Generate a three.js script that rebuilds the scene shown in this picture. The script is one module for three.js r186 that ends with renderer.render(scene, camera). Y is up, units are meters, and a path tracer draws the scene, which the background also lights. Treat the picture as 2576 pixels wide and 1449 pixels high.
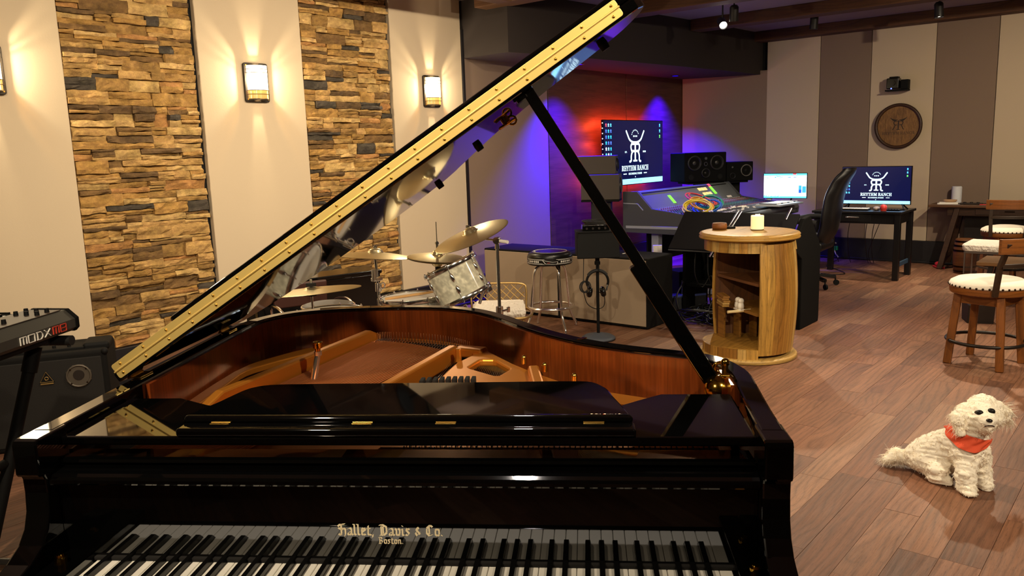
import * as THREE from 'three';
import { RoundedBoxGeometry } from 'three/addons/geometries/RoundedBoxGeometry.js';
import { mergeGeometries } from 'three/addons/utils/BufferGeometryUtils.js';
import { MarchingCubes } from 'three/addons/objects/MarchingCubes.js';
import { FontLoader } from 'three/addons/loaders/FontLoader.js';
import { TextGeometry } from 'three/addons/geometries/TextGeometry.js';
import { RectAreaLightUniformsLib } from 'three/addons/lights/RectAreaLightUniformsLib.js';
RectAreaLightUniformsLib.init();

// ---------- camera, exposure ----------
const scene = new THREE.Scene();
scene.background = new THREE.Color(0x000000);
const renderer = new THREE.WebGLRenderer({ antialias: true });
renderer.toneMapping = THREE.LinearToneMapping;
renderer.toneMappingExposure = 1.0;
renderer.shadowMap.enabled = true;
const camera = new THREE.PerspectiveCamera(39.37, 2576 / 1449, 0.05, 60);
{ const yaw = 49.88 * Math.PI / 180, pit = -9.6 * Math.PI / 180, rol = -1.873 * Math.PI / 180;
  const f = new THREE.Vector3(Math.sin(yaw) * Math.cos(pit), Math.sin(pit), -Math.cos(yaw) * Math.cos(pit));
  const r0 = new THREE.Vector3(Math.cos(yaw), 0, Math.sin(yaw)), u0 = new THREE.Vector3().crossVectors(r0, f);
  const r = r0.clone().multiplyScalar(Math.cos(rol)).addScaledVector(u0, Math.sin(rol));
  const u = r0.clone().multiplyScalar(-Math.sin(rol)).addScaledVector(u0, Math.cos(rol));
  camera.quaternion.setFromRotationMatrix(new THREE.Matrix4().makeBasis(r, u, f.clone().negate()));
  camera.position.set(0, 1.56, 0); }

// ---------- light levels (candela / nits) ----------
const WARM = new THREE.Color(1, 0.82, 0.58), SCON = new THREE.Color(1, 0.81, 0.52), BLUE = new THREE.Color(0.02, 0.0, 1);
const L = { spot: 46, sconce: 2.0, sconceGlow: 6, blue: 170, screen: 2.2, red: 3.2 };

// ---------- small helpers ----------
let seed = 1;
const rnd = () => { seed = (seed * 1664525 + 1013904223) >>> 0; return seed / 4294967296; };
const rr = (a, b) => a + (b - a) * rnd();
const reseed = (n) => { seed = n * 7919 + 13; for (let i = 0; i < 5; i++) rnd(); };
const V = (x, y, z) => new THREE.Vector3(x, y, z);
const PI = Math.PI, D2R = PI / 180;
const hsh = (x, y, s) => { let h = (x * 374761393 + y * 668265263 + s * 2147483647) | 0; h = Math.imul(h ^ (h >>> 13), 1274126177); h ^= h >>> 16; return (h >>> 0) / 4294967295; };
function vn(x, y, s, px = 1e9, py = 1e9) {            // value noise, tiles with periods px, py
  const xi = Math.floor(x), yi = Math.floor(y), fx = x - xi, fy = y - yi, sx = fx * fx * (3 - 2 * fx), sy = fy * fy * (3 - 2 * fy);
  const m = (a, p) => ((a % p) + p) % p, a = m(xi, px), b = m(xi + 1, px), c = m(yi, py), d = m(yi + 1, py);
  const t = hsh(a, c, s) * (1 - sx) + hsh(b, c, s) * sx, w = hsh(a, d, s) * (1 - sx) + hsh(b, d, s) * sx;
  return t * (1 - sy) + w * sy;
}
const n3 = (x, y, z, s) => { const zi = Math.floor(z), f = z - zi; return vn(x, y, s + zi * 17) * (1 - f) + vn(x, y, s + (zi + 1) * 17) * f; };
function fix(g) { if (g.index) g = g.toNonIndexed(); for (const k of Object.keys(g.attributes)) if (!['position', 'normal', 'uv'].includes(k)) g.deleteAttribute(k);
  if (!g.attributes.normal) g.computeVertexNormals();
  if (!g.attributes.uv) g.setAttribute('uv', new THREE.BufferAttribute(new Float32Array(g.attributes.position.count * 2), 2)); g.clearGroups(); return g; }
const tf = (g, x = 0, y = 0, z = 0, rx = 0, ry = 0, rz = 0, o = 'XYZ') => { g.applyMatrix4(new THREE.Matrix4().compose(V(x, y, z), new THREE.Quaternion().setFromEuler(new THREE.Euler(rx, ry, rz, o)), V(1, 1, 1))); return g; };
const bx = (w, h, d, x = 0, y = 0, z = 0, rx = 0, ry = 0, rz = 0) => tf(new THREE.BoxGeometry(w, h, d), x, y, z, rx, ry, rz);
const rb = (w, h, d, r, x = 0, y = 0, z = 0, rx = 0, ry = 0, rz = 0) => tf(new RoundedBoxGeometry(w, h, d, 2, Math.min(r, w / 2.01, h / 2.01, d / 2.01)), x, y, z, rx, ry, rz);
const cy = (r1, r2, h, x = 0, y = 0, z = 0, n = 24, rx = 0, ry = 0, rz = 0) => tf(new THREE.CylinderGeometry(r1, r2, h, n), x, y, z, rx, ry, rz);
const sp = (r, x, y, z, n = 16) => tf(new THREE.SphereGeometry(r, n, Math.max(6, n * 0.7 | 0)), x, y, z);
const tor = (R, r, x = 0, y = 0, z = 0, rx = PI / 2, ry = 0, rz = 0, n = 40, m = 10) => tf(new THREE.TorusGeometry(R, r, m, n), x, y, z, rx, ry, rz);
const la = (pts, n = 32, x = 0, y = 0, z = 0) => tf(new THREE.LatheGeometry(pts.map((p) => new THREE.Vector2(p[0], p[1])), n), x, y, z);
const tu = (pts, r, seg = 0, m = 8, closed = false, ten = 0.5) => new THREE.TubeGeometry(new THREE.CatmullRomCurve3(pts.map((p) => p.isVector3 ? p : V(...p)), closed, 'catmullrom', ten), seg || pts.length * 6, r, m, closed);
function rod(a, b, r, m = 10, r2 = r) { a = a.isVector3 ? a : V(...a); b = b.isVector3 ? b : V(...b); const d = b.clone().sub(a), g = new THREE.CylinderGeometry(r2, r, d.length(), m);
  g.applyMatrix4(new THREE.Matrix4().compose(a.clone().lerp(b, 0.5), new THREE.Quaternion().setFromUnitVectors(V(0, 1, 0), d.normalize()), V(1, 1, 1))); return g; }
function bar(a, b, w, h, up = V(0, 1, 0), r = 0.003) {       // box beam from a to b, w across, h along up
  a = a.isVector3 ? a : V(...a); b = b.isVector3 ? b : V(...b); const d = b.clone().sub(a), len = d.length(); d.normalize();
  const s = V(0, 0, 0).crossVectors(up, d).normalize(), u = V(0, 0, 0).crossVectors(d, s), g = r ? new RoundedBoxGeometry(w, h, len, 1, r) : new THREE.BoxGeometry(w, h, len);
  g.applyMatrix4(new THREE.Matrix4().makeBasis(s, u, d).setPosition(a.clone().lerp(b, 0.5))); return g; }
function ex(pts, depth, bev = 0, seg = 8, holes = []) {       // polygon (x, y) extruded along +z from 0 to depth
  const s = new THREE.Shape(pts.map((p) => new THREE.Vector2(p[0], p[1])));
  for (const h of holes) s.holes.push(new THREE.Path(h.map((p) => new THREE.Vector2(p[0], p[1]))));
  const g = new THREE.ExtrudeGeometry(s, { depth: depth - 2 * bev, bevelEnabled: bev > 0, bevelSize: bev, bevelThickness: bev, bevelOffset: -bev, bevelSegments: 2, curveSegments: seg });
  return tf(g, 0, 0, bev); }
const up = (g) => tf(g, 0, 0, 0, -PI / 2);                  // extrusion (x, y, z) -> (x, height z, -y): plan coordinates (u, w) with z = -w
const spl = (pts, n, closed = false) => new THREE.CatmullRomCurve3(pts.map((p) => V(p[0], p[1], 0)), closed, 'centripetal').getPoints(n).map((p) => [p.x, p.y]);
const roundRect = (w, h, r, n = 5) => { const o = []; for (const [cx, cy2, a] of [[w / 2 - r, h / 2 - r, 0], [-w / 2 + r, h / 2 - r, 90], [-w / 2 + r, -h / 2 + r, 180], [w / 2 - r, -h / 2 + r, 270]]) for (let i = 0; i <= n; i++) { const t = (a + 90 * i / n) * D2R; o.push([cx + r * Math.cos(t), cy2 + r * Math.sin(t)]); } return o; };
function uvBox(g, axis = '') {                                // uv in metres by facing; axis names the direction the grain (u) runs along
  const p = g.attributes.position, uv = g.attributes.uv; const a = V(), b = V(), c = V(), n = V();
  for (let i = 0; i < p.count; i += 3) { a.fromBufferAttribute(p, i); b.fromBufferAttribute(p, i + 1); c.fromBufferAttribute(p, i + 2); n.copy(b).sub(a).cross(c.clone().sub(a));
    const ax = Math.abs(n.x), ay = Math.abs(n.y), az = Math.abs(n.z); let k = ax >= ay && ax >= az ? 'zy' : ay >= az ? 'xz' : 'xy';
    if (axis && k[1] === axis) k = k[1] + k[0];
    [a, b, c].forEach((q, j) => uv.setXY(i + j, q[k[0]] + 0.37 * q[axis === 'x' ? 'z' : 'x'] * (k.includes('x') ? 0 : 1), q[k[1]])); }
  return g; }
function shiftUV(g, du, dv) { const uv = g.attributes.uv; for (let i = 0; i < uv.count; i++) uv.setXY(i, uv.getX(i) + du, uv.getY(i) + dv); return g; }
const used = new Map();
const numbered = (n) => { const k = used.get(n) || 0; used.set(n, k + 1); return k ? n + '_' + String(k).padStart(3, '0') : n; };
function merged(geos, axis, keepUV) { geos = [].concat(geos).map(fix); const g = geos.length > 1 ? mergeGeometries(geos) : geos[0]; if (!keepUV) uvBox(g, axis); return g; }
function obj(name, geos, mat, parent = scene, o = {}) {
  const m = new THREE.Mesh(o.raw ? geos : merged(geos, o.axis, o.uv), mat); m.name = parent === scene ? numbered(name) : name; m.castShadow = m.receiveShadow = true; parent.add(m);
  if (o.label) m.userData.label = o.label; if (o.kind) m.userData.kind = o.kind; return m; }
function thing(name, label, category, pos = [0, 0, 0], turn = 0, group) {
  const o = new THREE.Group(); o.name = numbered(name); scene.add(o); o.position.set(...pos); o.rotation.y = turn; o.userData = { label, category }; if (group) o.userData.group = group; return o; }
function single(name, geos, mat, label, category, o = {}) { const m = obj(name, geos, mat, scene, o); m.userData.label = label; m.userData.category = category; if (o.group) m.userData.group = o.group; if (o.pos) m.position.set(...o.pos); if (o.turn) m.rotation.y = o.turn; return m; }
function dup(root, pos, turn, label, group) { const r = root.clone(); r.name = numbered(root.name.replace(/_\d{3}$/, '')); scene.add(r); r.position.set(...pos); r.rotation.y = turn; r.userData = { ...root.userData }; if (label) r.userData.label = label; if (group) r.userData.group = group; return r; }
function struct(name, geos, mat, o = {}) { const m = obj(name, geos, mat, scene, o); m.userData.kind = 'structure'; return m; }
function structGroup(name) { const g = new THREE.Group(); g.name = numbered(name); g.userData.kind = 'structure'; scene.add(g); return g; }

// ---------- textures ----------
function dtex(w, h, f, srgb = true, sx = 1, sy = 1) {
  const d = new Uint8Array(w * h * 4);
  for (let y = 0; y < h; y++) for (let x = 0; x < w; x++) { const c = f(x / w, y / h), o = (y * w + x) * 4; const v = Array.isArray(c) ? c : [c, c, c]; for (let k = 0; k < 3; k++) d[o + k] = Math.max(0, Math.min(255, v[k] * 255)); d[o + 3] = 255; }
  const t = new THREE.DataTexture(d, w, h); t.wrapS = t.wrapT = THREE.RepeatWrapping; t.magFilter = t.minFilter = THREE.LinearFilter; if (srgb) t.colorSpace = THREE.SRGBColorSpace; t.repeat.set(1 / sx, 1 / sy); t.needsUpdate = true; return t; }
// oak grain: u along the board over 1.6 m, v across over 0.4 m
const grainF = (u, v) => { const warp = vn(u * 4, v * 3, 5, 4, 3) * 1.4 + vn(u * 9, v * 6, 6, 9, 6) * 0.5; const r = Math.abs(((v * 10 + warp * 1.5) % 1) - 0.5) * 2;
  const ring = Math.pow(r, 3), fine = vn(u * 24, v * 190, 7, 24, 190), pore = vn(u * 60, v * 320, 8, 60, 320), blot = vn(u * 5, v * 5, 9, 5, 5);
  return 0.86 - 0.13 * ring - 0.12 * fine * fine - (pore > 0.8 ? 0.10 : 0) + 0.13 * (blot - 0.5); };
const oakMap = dtex(1024, 512, (u, v) => { const g = grainF(u, v); return [g, g * 0.99, g * 0.975]; }, true, 1.6, 0.4);
const oakRough = dtex(256, 256, (u, v) => 0.72 + 0.2 * vn(u * 9, v * 60, 3, 9, 60) + 0.1 * vn(u * 4, v * 4, 4, 4, 4), false, 1.6, 0.4);
const fineMap = dtex(512, 256, (u, v) => { const s = vn(u * 10, v * 90, 21, 10, 90), b = vn(u * 3, v * 9, 22, 3, 9); return 0.86 - 0.18 * s - 0.16 * b; }, true, 0.9, 0.3);   // straight even grain
const stoneMap = dtex(512, 512, (u, v) => { const a = vn(u * 6, v * 9, 31, 6, 9), b = vn(u * 22, v * 30, 32, 22, 30), c = vn(u * 70, v * 90, 33, 70, 90); const s = 0.60 + 0.24 * a + 0.16 * b + 0.10 * (c - 0.5); return [s, s * (0.965 + 0.03 * b), s * (0.90 + 0.08 * a)]; }, true, 0.5, 0.5);
const stoneBump = dtex(512, 512, (u, v) => 0.45 * vn(u * 9, v * 16, 41, 9, 16) + 0.35 * vn(u * 26, v * 44, 42, 26, 44) + 0.2 * vn(u * 80, v * 80, 43, 80, 80), false, 0.5, 0.5);
const weave = dtex(128, 128, (u, v) => 0.5 + 0.25 * Math.sin(u * PI * 64) * Math.sin(v * PI * 64) + 0.25 * vn(u * 32, v * 32, 51, 32, 32), false, 0.12, 0.12);
const fleece = dtex(256, 256, (u, v) => { const a = vn(u * 14, v * 14, 61, 14, 14), b = vn(u * 34, v * 34, 62, 34, 34); return 0.6 * a + 0.4 * b; }, false, 0.3, 0.3);
const pearlMap = dtex(512, 512, (u, v) => { const q = vn(u * 5, v * 5, 73, 5, 5) * 1.3, a = vn(u * 11 + q, v * 16 + q, 71, 11, 16), b = vn(u * 30 + q * 2, v * 24, 72, 30, 24); const s = 0.72 + 0.22 * Math.pow(a, 1.5) + 0.14 * (b > 0.55 ? b : 0.3); return [s, s, s * 0.95]; }, true, 0.3, 0.3);

// ---------- materials ----------
const std = (c, r = 0.6, m = 0, o = {}) => new THREE.MeshStandardMaterial({ color: c, roughness: r, metalness: m, ...o });
const phy = (c, r = 0.4, m = 0, o = {}) => new THREE.MeshPhysicalMaterial({ color: c, roughness: r, metalness: m, ...o });
const glow = (c, e, k) => new THREE.MeshStandardMaterial({ color: c, emissive: e, emissiveIntensity: k, roughness: 0.5 });
const M = {
  cream: std(0xc4b297, 0.92, 0, { bumpMap: weave, bumpScale: 0.0006 }), tan: std(0x84705f, 0.95, 0, { bumpMap: weave, bumpScale: 0.0008 }), back: std(0x0c0a09, 0.9),
  ceil: std(0x8b7b78, 0.95), soffit: std(0x2c2421, 0.95, 0, { bumpMap: weave, bumpScale: 0.0006 }), base: std(0x100e12, 0.5), plaster: std(0x6e6c60, 0.95),
  beam: std(0x6b4524, 0.75, 0, { map: oakMap }), slat: std(0x6e4a33, 0.55, 0, { map: fineMap }),
  lacquer: phy(0x030303, 0.03, 0, { ior: 1.9 }), brass: std(0xd8ae56, 0.24, 1), gold: std(0xe0b04a, 0.12, 1), hinge: std(0xe6c877, 0.5, 0.75), bronze: std(0xd88a30, 0.38, 0.7), chrome: std(0xf4f4f4, 0.14, 1), steel: std(0x8d8d8d, 0.3, 1), copper: std(0xe08c50, 0.35, 0.8),
  mahog: phy(0xa04a1a, 0.3, 0, { map: fineMap, clearcoat: 0.6, clearcoatRoughness: 0.12 }), felt: std(0x0d0a08, 0.95), spruce: std(0xa87838, 0.5, 0, { map: fineMap }), ivory: phy(0xe8e4da, 0.22), ebony: phy(0x070707, 0.25), redfelt: std(0x5a1010, 0.95),
  black: phy(0x090909, 0.7, 0, { specularIntensity: 0.4 }), blackGloss: phy(0x060606, 0.15), blackMatte: phy(0x080808, 0.85, 0, { specularIntensity: 0.3 }), tolex: phy(0x0d0c0b, 0.85, 0, { specularIntensity: 0.4, bumpMap: fleece, bumpScale: 0.0006 }), rubber: std(0x0a0a0a, 0.7), cable: std(0x0c0c0d, 0.55), grey: std(0x55565a, 0.55), gunmetal: std(0x3c3e42, 0.5), pale: std(0x9aa0a6, 0.5),
  white: std(0xe6e2da, 0.6), whiteGloss: phy(0xeeeae2, 0.3), pearl: phy(0xf3efe0, 0.12, 0, { map: pearlMap, clearcoat: 0.8, clearcoatRoughness: 0.05 }), head: std(0xe9e6df, 0.55), cymbal: std(0xeadcae, 0.28, 0.95), drumstick: std(0xc99a5c, 0.5),
  wool: std(0xe9e0d3, 1, 0, { bumpMap: fleece, bumpScale: 0.012 }), seat: std(0xe6ddcc, 0.75, 0, { bumpMap: weave, bumpScale: 0.0005 }), nail: std(0x2a1c10, 0.35, 0.9),
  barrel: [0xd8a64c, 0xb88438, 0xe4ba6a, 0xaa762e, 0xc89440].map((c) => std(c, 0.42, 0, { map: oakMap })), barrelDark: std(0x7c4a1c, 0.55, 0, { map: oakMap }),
  stoolWood: std(0x94571f, 0.42, 0, { map: oakMap }), walnut: std(0x452a18, 0.45, 0, { map: oakMap }), deskBlack: std(0x0b090b, 0.35), dark: std(0x1b120d, 0.5),
};
// ---------- the room ----------
const WZ = -5.72, WX = 11.11, CEIL = 3.06;
// floor: a slab carrying oak planks that run along x
{ const fl = struct('floor', bx(14.2, 0.2, 10.3, 4.3, -0.115, -0.9), std(0x2a1a10, 0.9));
  const tints = [0x98694e, 0xa07054, 0x8e6048, 0xa67a5e, 0x92664c, 0x845a44, 0x9c6c52].map((c) => std(c, 0.62, 0, { map: oakMap, roughnessMap: oakRough, bumpMap: oakMap, bumpScale: 0.0007 }));
  const cam = new THREE.Matrix4().copy(camera.matrixWorld).makeRotationFromQuaternion(camera.quaternion).setPosition(camera.position).invert();
  reseed(3); const W = 0.142, list = [];
  for (let r = 0, z = -5.72; z < 3.6; z += W, r++) for (let x = -2.4 - rr(0, 1.1); x < 11.3;) { const l = rr(0.45, 1.25); const p = V(x + l / 2, 0, z + W / 2).applyMatrix4(cam), d = -p.z;
    const vis = d > 1.2 && Math.abs(p.x / d) < 0.72 && Math.abs(p.y / d) < 0.46 && (x + l / 2 > 2.6); list.push([x, z, l, Math.floor(rr(0, 7)), rr(0, 9), rr(0, 9), vis ? d : 99]); x += l; }
  list.sort((a, b) => a[6] - b[6]); const rest = tints.map(() => []);
  const plank = (l, du, dv) => shiftUV(uvBox(fix(bx(l - 0.0016, 0.015, W - 0.0016)), 'x'), du, dv), pool = new Map();
  list.forEach(([x, z, l, t, du, dv, d], i) => { const q = Math.round(l * 8) / 8, dy = -0.0075 - 0.0004 * (i % 3);
    if (i < 296 && d < 90) { const key = q + '|' + (i % 5); if (!pool.has(key)) pool.set(key, plank(1, du, dv)); const m = new THREE.Mesh(pool.get(key), tints[t]); m.scale.x = l - 0.0; m.name = 'plank'; m.position.set(x + l / 2, dy, z + W / 2); m.receiveShadow = m.castShadow = true; fl.add(m); }
    else rest[t].push(tf(plank(l, du, dv), x + l / 2, dy, z + W / 2)); });
  rest.forEach((g, i) => g.length && obj('planks', g, tints[i], fl, { uv: true, kind: 'stuff' })); }
// walls
const wallL = struct('wall_left', bx(14.2, 3.3, 0.2, 4.3, 1.6, -5.87), M.back);
const wallR = struct('wall_right', bx(0.2, 3.3, 10.3, 11.26, 1.6, -0.9), M.back);
struct('wall_back', bx(14.2, 3.3, 0.2, 4.3, 1.6, 4.1), M.plaster);
struct('wall_front', bx(0.2, 3.3, 10.3, -2.7, 1.6, -0.9), M.plaster);
struct('ceiling', bx(14.2, 0.2, 10.3, 4.3, CEIL + 0.1, -0.9), M.ceil);
const panel = (par, name, x0, x1, y0, y1, mat, lab) => obj(name, rb(x1 - x0 - 0.008, y1 - y0, 0.05, 0.006, (x0 + x1) / 2, (y0 + y1) / 2, WZ - 0.025), mat, par, { label: lab, axis: 'x' });
for (const [a, b] of [[1.36, 2.31], [3.262, 4.195], [5.17, 6.12]]) panel(wallL, 'fabric_panel', a, b, 0.28, CEIL, M.cream);
panel(wallL, 'fabric_panel', -2.58, 0.42, 0.28, CEIL, M.cream);
panel(wallL, 'fabric_panel', 6.15, 7.53, 0.28, 2.55, M.tan, 'taupe fabric panel');
panel(wallL, 'wood_panel', 7.535, 9.22, 0.28, 2.55, M.slat, 'dark wood panel'); panel(wallL, 'wood_panel', 9.224, 10.76, 0.28, 2.55, M.slat, 'dark wood panel');
// the corner panel and the striped right wall
{ const a = V(10.72, 1.42, -5.72), b = V(11.11, 1.42, -4.62), d = b.clone().sub(a), g = rb(d.length(), 2.28, 0.06, 0.006); g.applyMatrix4(new THREE.Matrix4().compose(a.clone().lerp(b, 0.5).add(V(0.03, 0, 0)), new THREE.Quaternion().setFromEuler(new THREE.Euler(0, -Math.atan2(d.z, d.x), 0)), V(1, 1, 1)));
  obj('fabric_panel', g, M.tan, wallR, { label: 'taupe fabric corner panel' });
  const zs = [-4.62, -3.892, -3.245, -2.498, -1.836, -1.1, -0.42, 0.3, 1.0, 1.75, 2.45, 3.2, 4.0];
  for (let i = 0; i + 1 < zs.length; i++) obj('fabric_panel', rb(0.05, CEIL - 0.28, zs[i + 1] - zs[i] - 0.006, 0.006, WX + 0.025, (CEIL + 0.28) / 2, (zs[i] + zs[i + 1]) / 2), i % 2 ? M.tan : M.cream, wallR, { label: i % 2 ? 'taupe fabric panel' : 'cream fabric panel' }); }
struct('baseboard_left', [rb(13.4, 0.28, 0.06, 0.006, 4.2, 0.14, -5.725), rb(13.4, 0.03, 0.03, 0.008, 4.2, 0.015, -5.685)], M.base);
struct('baseboard_right', [rb(0.06, 0.28, 8.7, 0.006, 11.1, 0.14, -0.3), rb(0.03, 0.03, 8.7, 0.008, 11.06, 0.015, -0.3)], M.base);
// ledgestone columns: every stone its own mesh
const stoneTints = [0xd0a868, 0xbf9552, 0xdcb878, 0xb08a4e, 0x8a6a3e, 0x524a40, 0xc89458, 0x745a38].map((c) => std(c, 0.9, 0, { map: stoneMap, bumpMap: stoneBump, bumpScale: 0.006 }));
function stoneColumn(x0, x1, sd) { reseed(sd); const col = structGroup('trim_' + (sd - 10)); const list = [];
  for (let y = 0.285; y < CEIL - 0.02;) { const h = Math.min(rr(0.05, 0.098), CEIL - y); let x = x0;
    while (x < x1 - 0.005) { let l = rr(0.09, 0.34); if (x1 - x - l < 0.08) l = x1 - x; const k = rnd(), n = h > 0.065 ? (k < 0.28 ? 1 : k < 0.74 ? 2 : 3) : (k < 0.55 ? 1 : 2);
      let yy = y; for (let i = 0; i < n; i++) { const hh = i === n - 1 ? y + h - yy : h / n * rr(0.75, 1.25); list.push([x, yy, l, hh]); yy += hh; } x += l; } y += h; }
  const keep = new Set(list.map((s, i) => [s[2] * s[3], i]).sort((a, b) => b[0] - a[0]).slice(0, 298).map((q) => q[1])), rest = stoneTints.map(() => []);
  list.forEach(([x, y, l, h], i) => { const d = rr(0.030, 0.066), nx = Math.max(2, Math.round(l / 0.045)), ny = h > 0.045 ? 3 : 2, g0 = new THREE.BoxGeometry(l - 0.002, h - 0.002, d, nx, ny, 1), p = g0.attributes.position, s = i * 3.7 + sd, tilt = rr(-0.10, 0.10);
    for (let q = 0; q < p.count; q++) { const X = p.getX(q), Y = p.getY(q), Z = p.getZ(q); if (Z > 0) { const e = Math.abs(Y) > h * 0.4 ? 0.5 : 1, ee = Math.abs(X) > l * 0.45 ? 0.6 : 1;
      p.setXYZ(q, X + (vn(X * 30 + s, Y * 30, 81) - 0.5) * 0.010, Y + (vn(X * 26, Y * 40 + s, 82) - 0.5) * 0.010 * (Y > 0 ? 1.2 : 1), Z - (1 - e * ee) * 0.010 + (vn(X * 17 + s, Y * 34 + s, 83) - 0.5) * 0.030 + X * tilt * 0.25); } }
    const g = shiftUV(uvBox(fix(g0)), s * 0.13, s * 0.07); g.computeVertexNormals(); tf(g, x + l / 2, y + h / 2, -5.775 + d / 2);
    const k = rnd(), t = k < 0.20 ? 0 : k < 0.39 ? 1 : k < 0.54 ? 2 : k < 0.70 ? 3 : k < 0.80 ? 4 : k < 0.87 ? 5 : k < 0.93 ? 6 : 7;
    if (keep.has(i)) obj('stone', g, stoneTints[t], col, { raw: true }); else rest[t].push(g); });
  rest.forEach((g, t) => g.length && obj('stones', g, stoneTints[t], col, { uv: true, kind: 'stuff' })); }
stoneColumn(2.312, 3.235, 11); stoneColumn(4.2, 5.15, 12);
struct('trim_3', bx(0.03, 2.5, 0.06, 6.135, 1.53, -5.74), M.base);
// soffit over the mixing corner
struct('trim_4', up(ex([[6.15, 5.75], [6.15, 5.13], [6.8, 5.02], [7.6, 4.94], [8.8, 4.82], [10, 4.74], [11.15, 4.70], [11.15, 5.75]], CEIL - 2.506 + 0.02)).translate(0, 2.506, 0), M.soffit);
// ceiling beams
for (const x of [-0.4, 1.2, 2.8, 4.4, 5.98, 7.58, 9.17, 10.88]) { const z0 = x > 6 ? -4.78 : -5.4; struct('trim_5', rb(0.22, 0.13, 3.9 - z0, 0.008, x + 0.11, 2.995, (3.9 + z0) / 2), M.beam, { axis: 'z' }); }
struct('trim_6', rb(8.2, 0.17, 0.16, 0.008, 1.7, 2.965, -4.86), M.beam, { axis: 'x' });  // unseen beam added to cast the shadow line high on the left wall

// ---------- lamps ----------
const lampBlack = std(0x14110f, 0.5);
function spotHead(pos, target, I, ang, pen, label, on = 1, col = WARM) {
  const d = V(...target).sub(V(...pos)).normalize(), t = thing('spotlight', label, 'spotlight', pos, 0), q = new THREE.Quaternion().setFromUnitVectors(V(0, -1, 0), d), h = CEIL - pos[1];
  const dir = (g) => g.applyQuaternion(q);
  obj('housing', dir(la([[0.0, 0.11], [0.03, 0.105], [0.045, 0.085], [0.045, 0.0], [0.047, -0.055], [0.041, -0.055], [0.039, -0.035], [0.0, -0.03]], 24)), lampBlack, t);
  obj('mount', [cy(0.008, 0.008, h - 0.06, 0, 0.06 + (h - 0.06) / 2, 0, 10), cy(0.045, 0.045, 0.02, 0, h - 0.01, 0, 20), bx(0.014, 0.05, 0.014, 0, 0.085, 0)], lampBlack, t);
  obj('lens', dir(cy(0.037, 0.037, 0.006, 0, -0.038, 0, 24)), on ? glow(0xffffff, new THREE.Color(1, 0.9, 0.74), 14) : M.grey, t);
  if (I) { const s = new THREE.SpotLight(col, I, 0, ang, pen, 2); s.position.copy(d).multiplyScalar(0.048); s.castShadow = true; s.shadow.radius = 2; s.target.position.copy(d).multiplyScalar(2); t.add(s, s.target); }
  return t; }
spotHead([8.3, 2.83, -3.95], [4.3, 0.1, -0.9], L.spot * 0.35, 0.66, 0.8, 'lit track spotlight glaring toward the piano, left of the pair on the ceiling');
spotHead([8.21, 2.88, -3.78], [8.6, 0.7, -4.0], L.spot * 0.28, 0.7, 0.8, 'dark cylindrical track spotlight right beside the glaring one', 1);
spotHead([9.55, 2.88, -3.43], [9.6, 0.0, -3.6], 0, 0.6, 0.6, 'small unlit track spotlight half hidden against the far ceiling beam', 0);
spotHead([9.82, 2.88, -2.2], [9.7, 0.4, -2.0], L.spot * 0.5, 0.6, 0.8, 'rightmost track spotlight, seen above the cream and taupe wall panels');
for (const [x, z, tx] of [[0.6, -2.9, 0.9], [2.5, -2.9, 2.5], [3.9, -2.9, 4.1], [5.0, -2.9, 4.8]]) spotHead([x, 2.92, z], [tx, 1.25, -5.7], L.spot * 0.30, 1.0, 0.9, 'track spotlight washing the stone and cream wall, outside the picture').userData.group = 'wall washing spotlights';
for (const [x, z, tx, tz] of [[1.64, -1.49, 0.86, -1.05], [-0.6, -1.2, 2.0, -2.6], [0.9, 0.7, 3.9, -3.6]]) spotHead([x, 2.92, z], [tx, 0.9, tz], x > 1.6 ? L.spot * 0.38 : L.spot * 0.6, x > 1.6 ? 0.5 : 0.8, 0.9, 'track spotlight above the piano, outside the picture', 1, x > 1.6 ? new THREE.Color(1, .9, .8) : WARM).userData.group = 'spotlights above the piano';
for (const [x, z, tx, tz] of [[5.6, 1.3, 6.6, -2.6], [7.4, -0.2, 11, -2.2], [3.0, 1.6, 4.6, -0.2], [7.5, -1.5, 6.5, -1.3], [3.85, -2.9, 4.35, -0.7]]) spotHead([x, 2.92, z], [tx, 0.6, tz], L.spot * 0.56, 0.85, 0.9, 'added track spotlight on the bar side of the room, outside the picture').userData.group = 'bar side spotlights';  // unseen spots added to brighten the floor and throw the dog shadow
function downlight(x, z, label, k = 1) { const t = thing('downlight', label, 'downlight', [x, 2.506, z]);
  obj('ring', la([[0.062, 0.0], [0.062, -0.006], [0.048, -0.009], [0.046, 0.0]], 28), lampBlack, t); obj('lens', cy(0.046, 0.046, 0.005, 0, -0.003, 0, 28), glow(0x2020ff, new THREE.Color(0.0, 0.0, 1), 3), t);
  const s = new THREE.SpotLight(BLUE, L.blue * k, 0, 0.86, 0.75, 2); s.position.set(0, -0.015, 0); s.target.position.set(0, -2, 0); s.castShadow = true; s.shadow.radius = 2; t.add(s, s.target); return t; }
downlight(7.66, -5.37, 'blue recessed downlight in the soffit, left one nearest the piano lid'); downlight(10.05, -5.46, 'blue recessed downlight in the soffit, right one above the monitor speakers');
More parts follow.
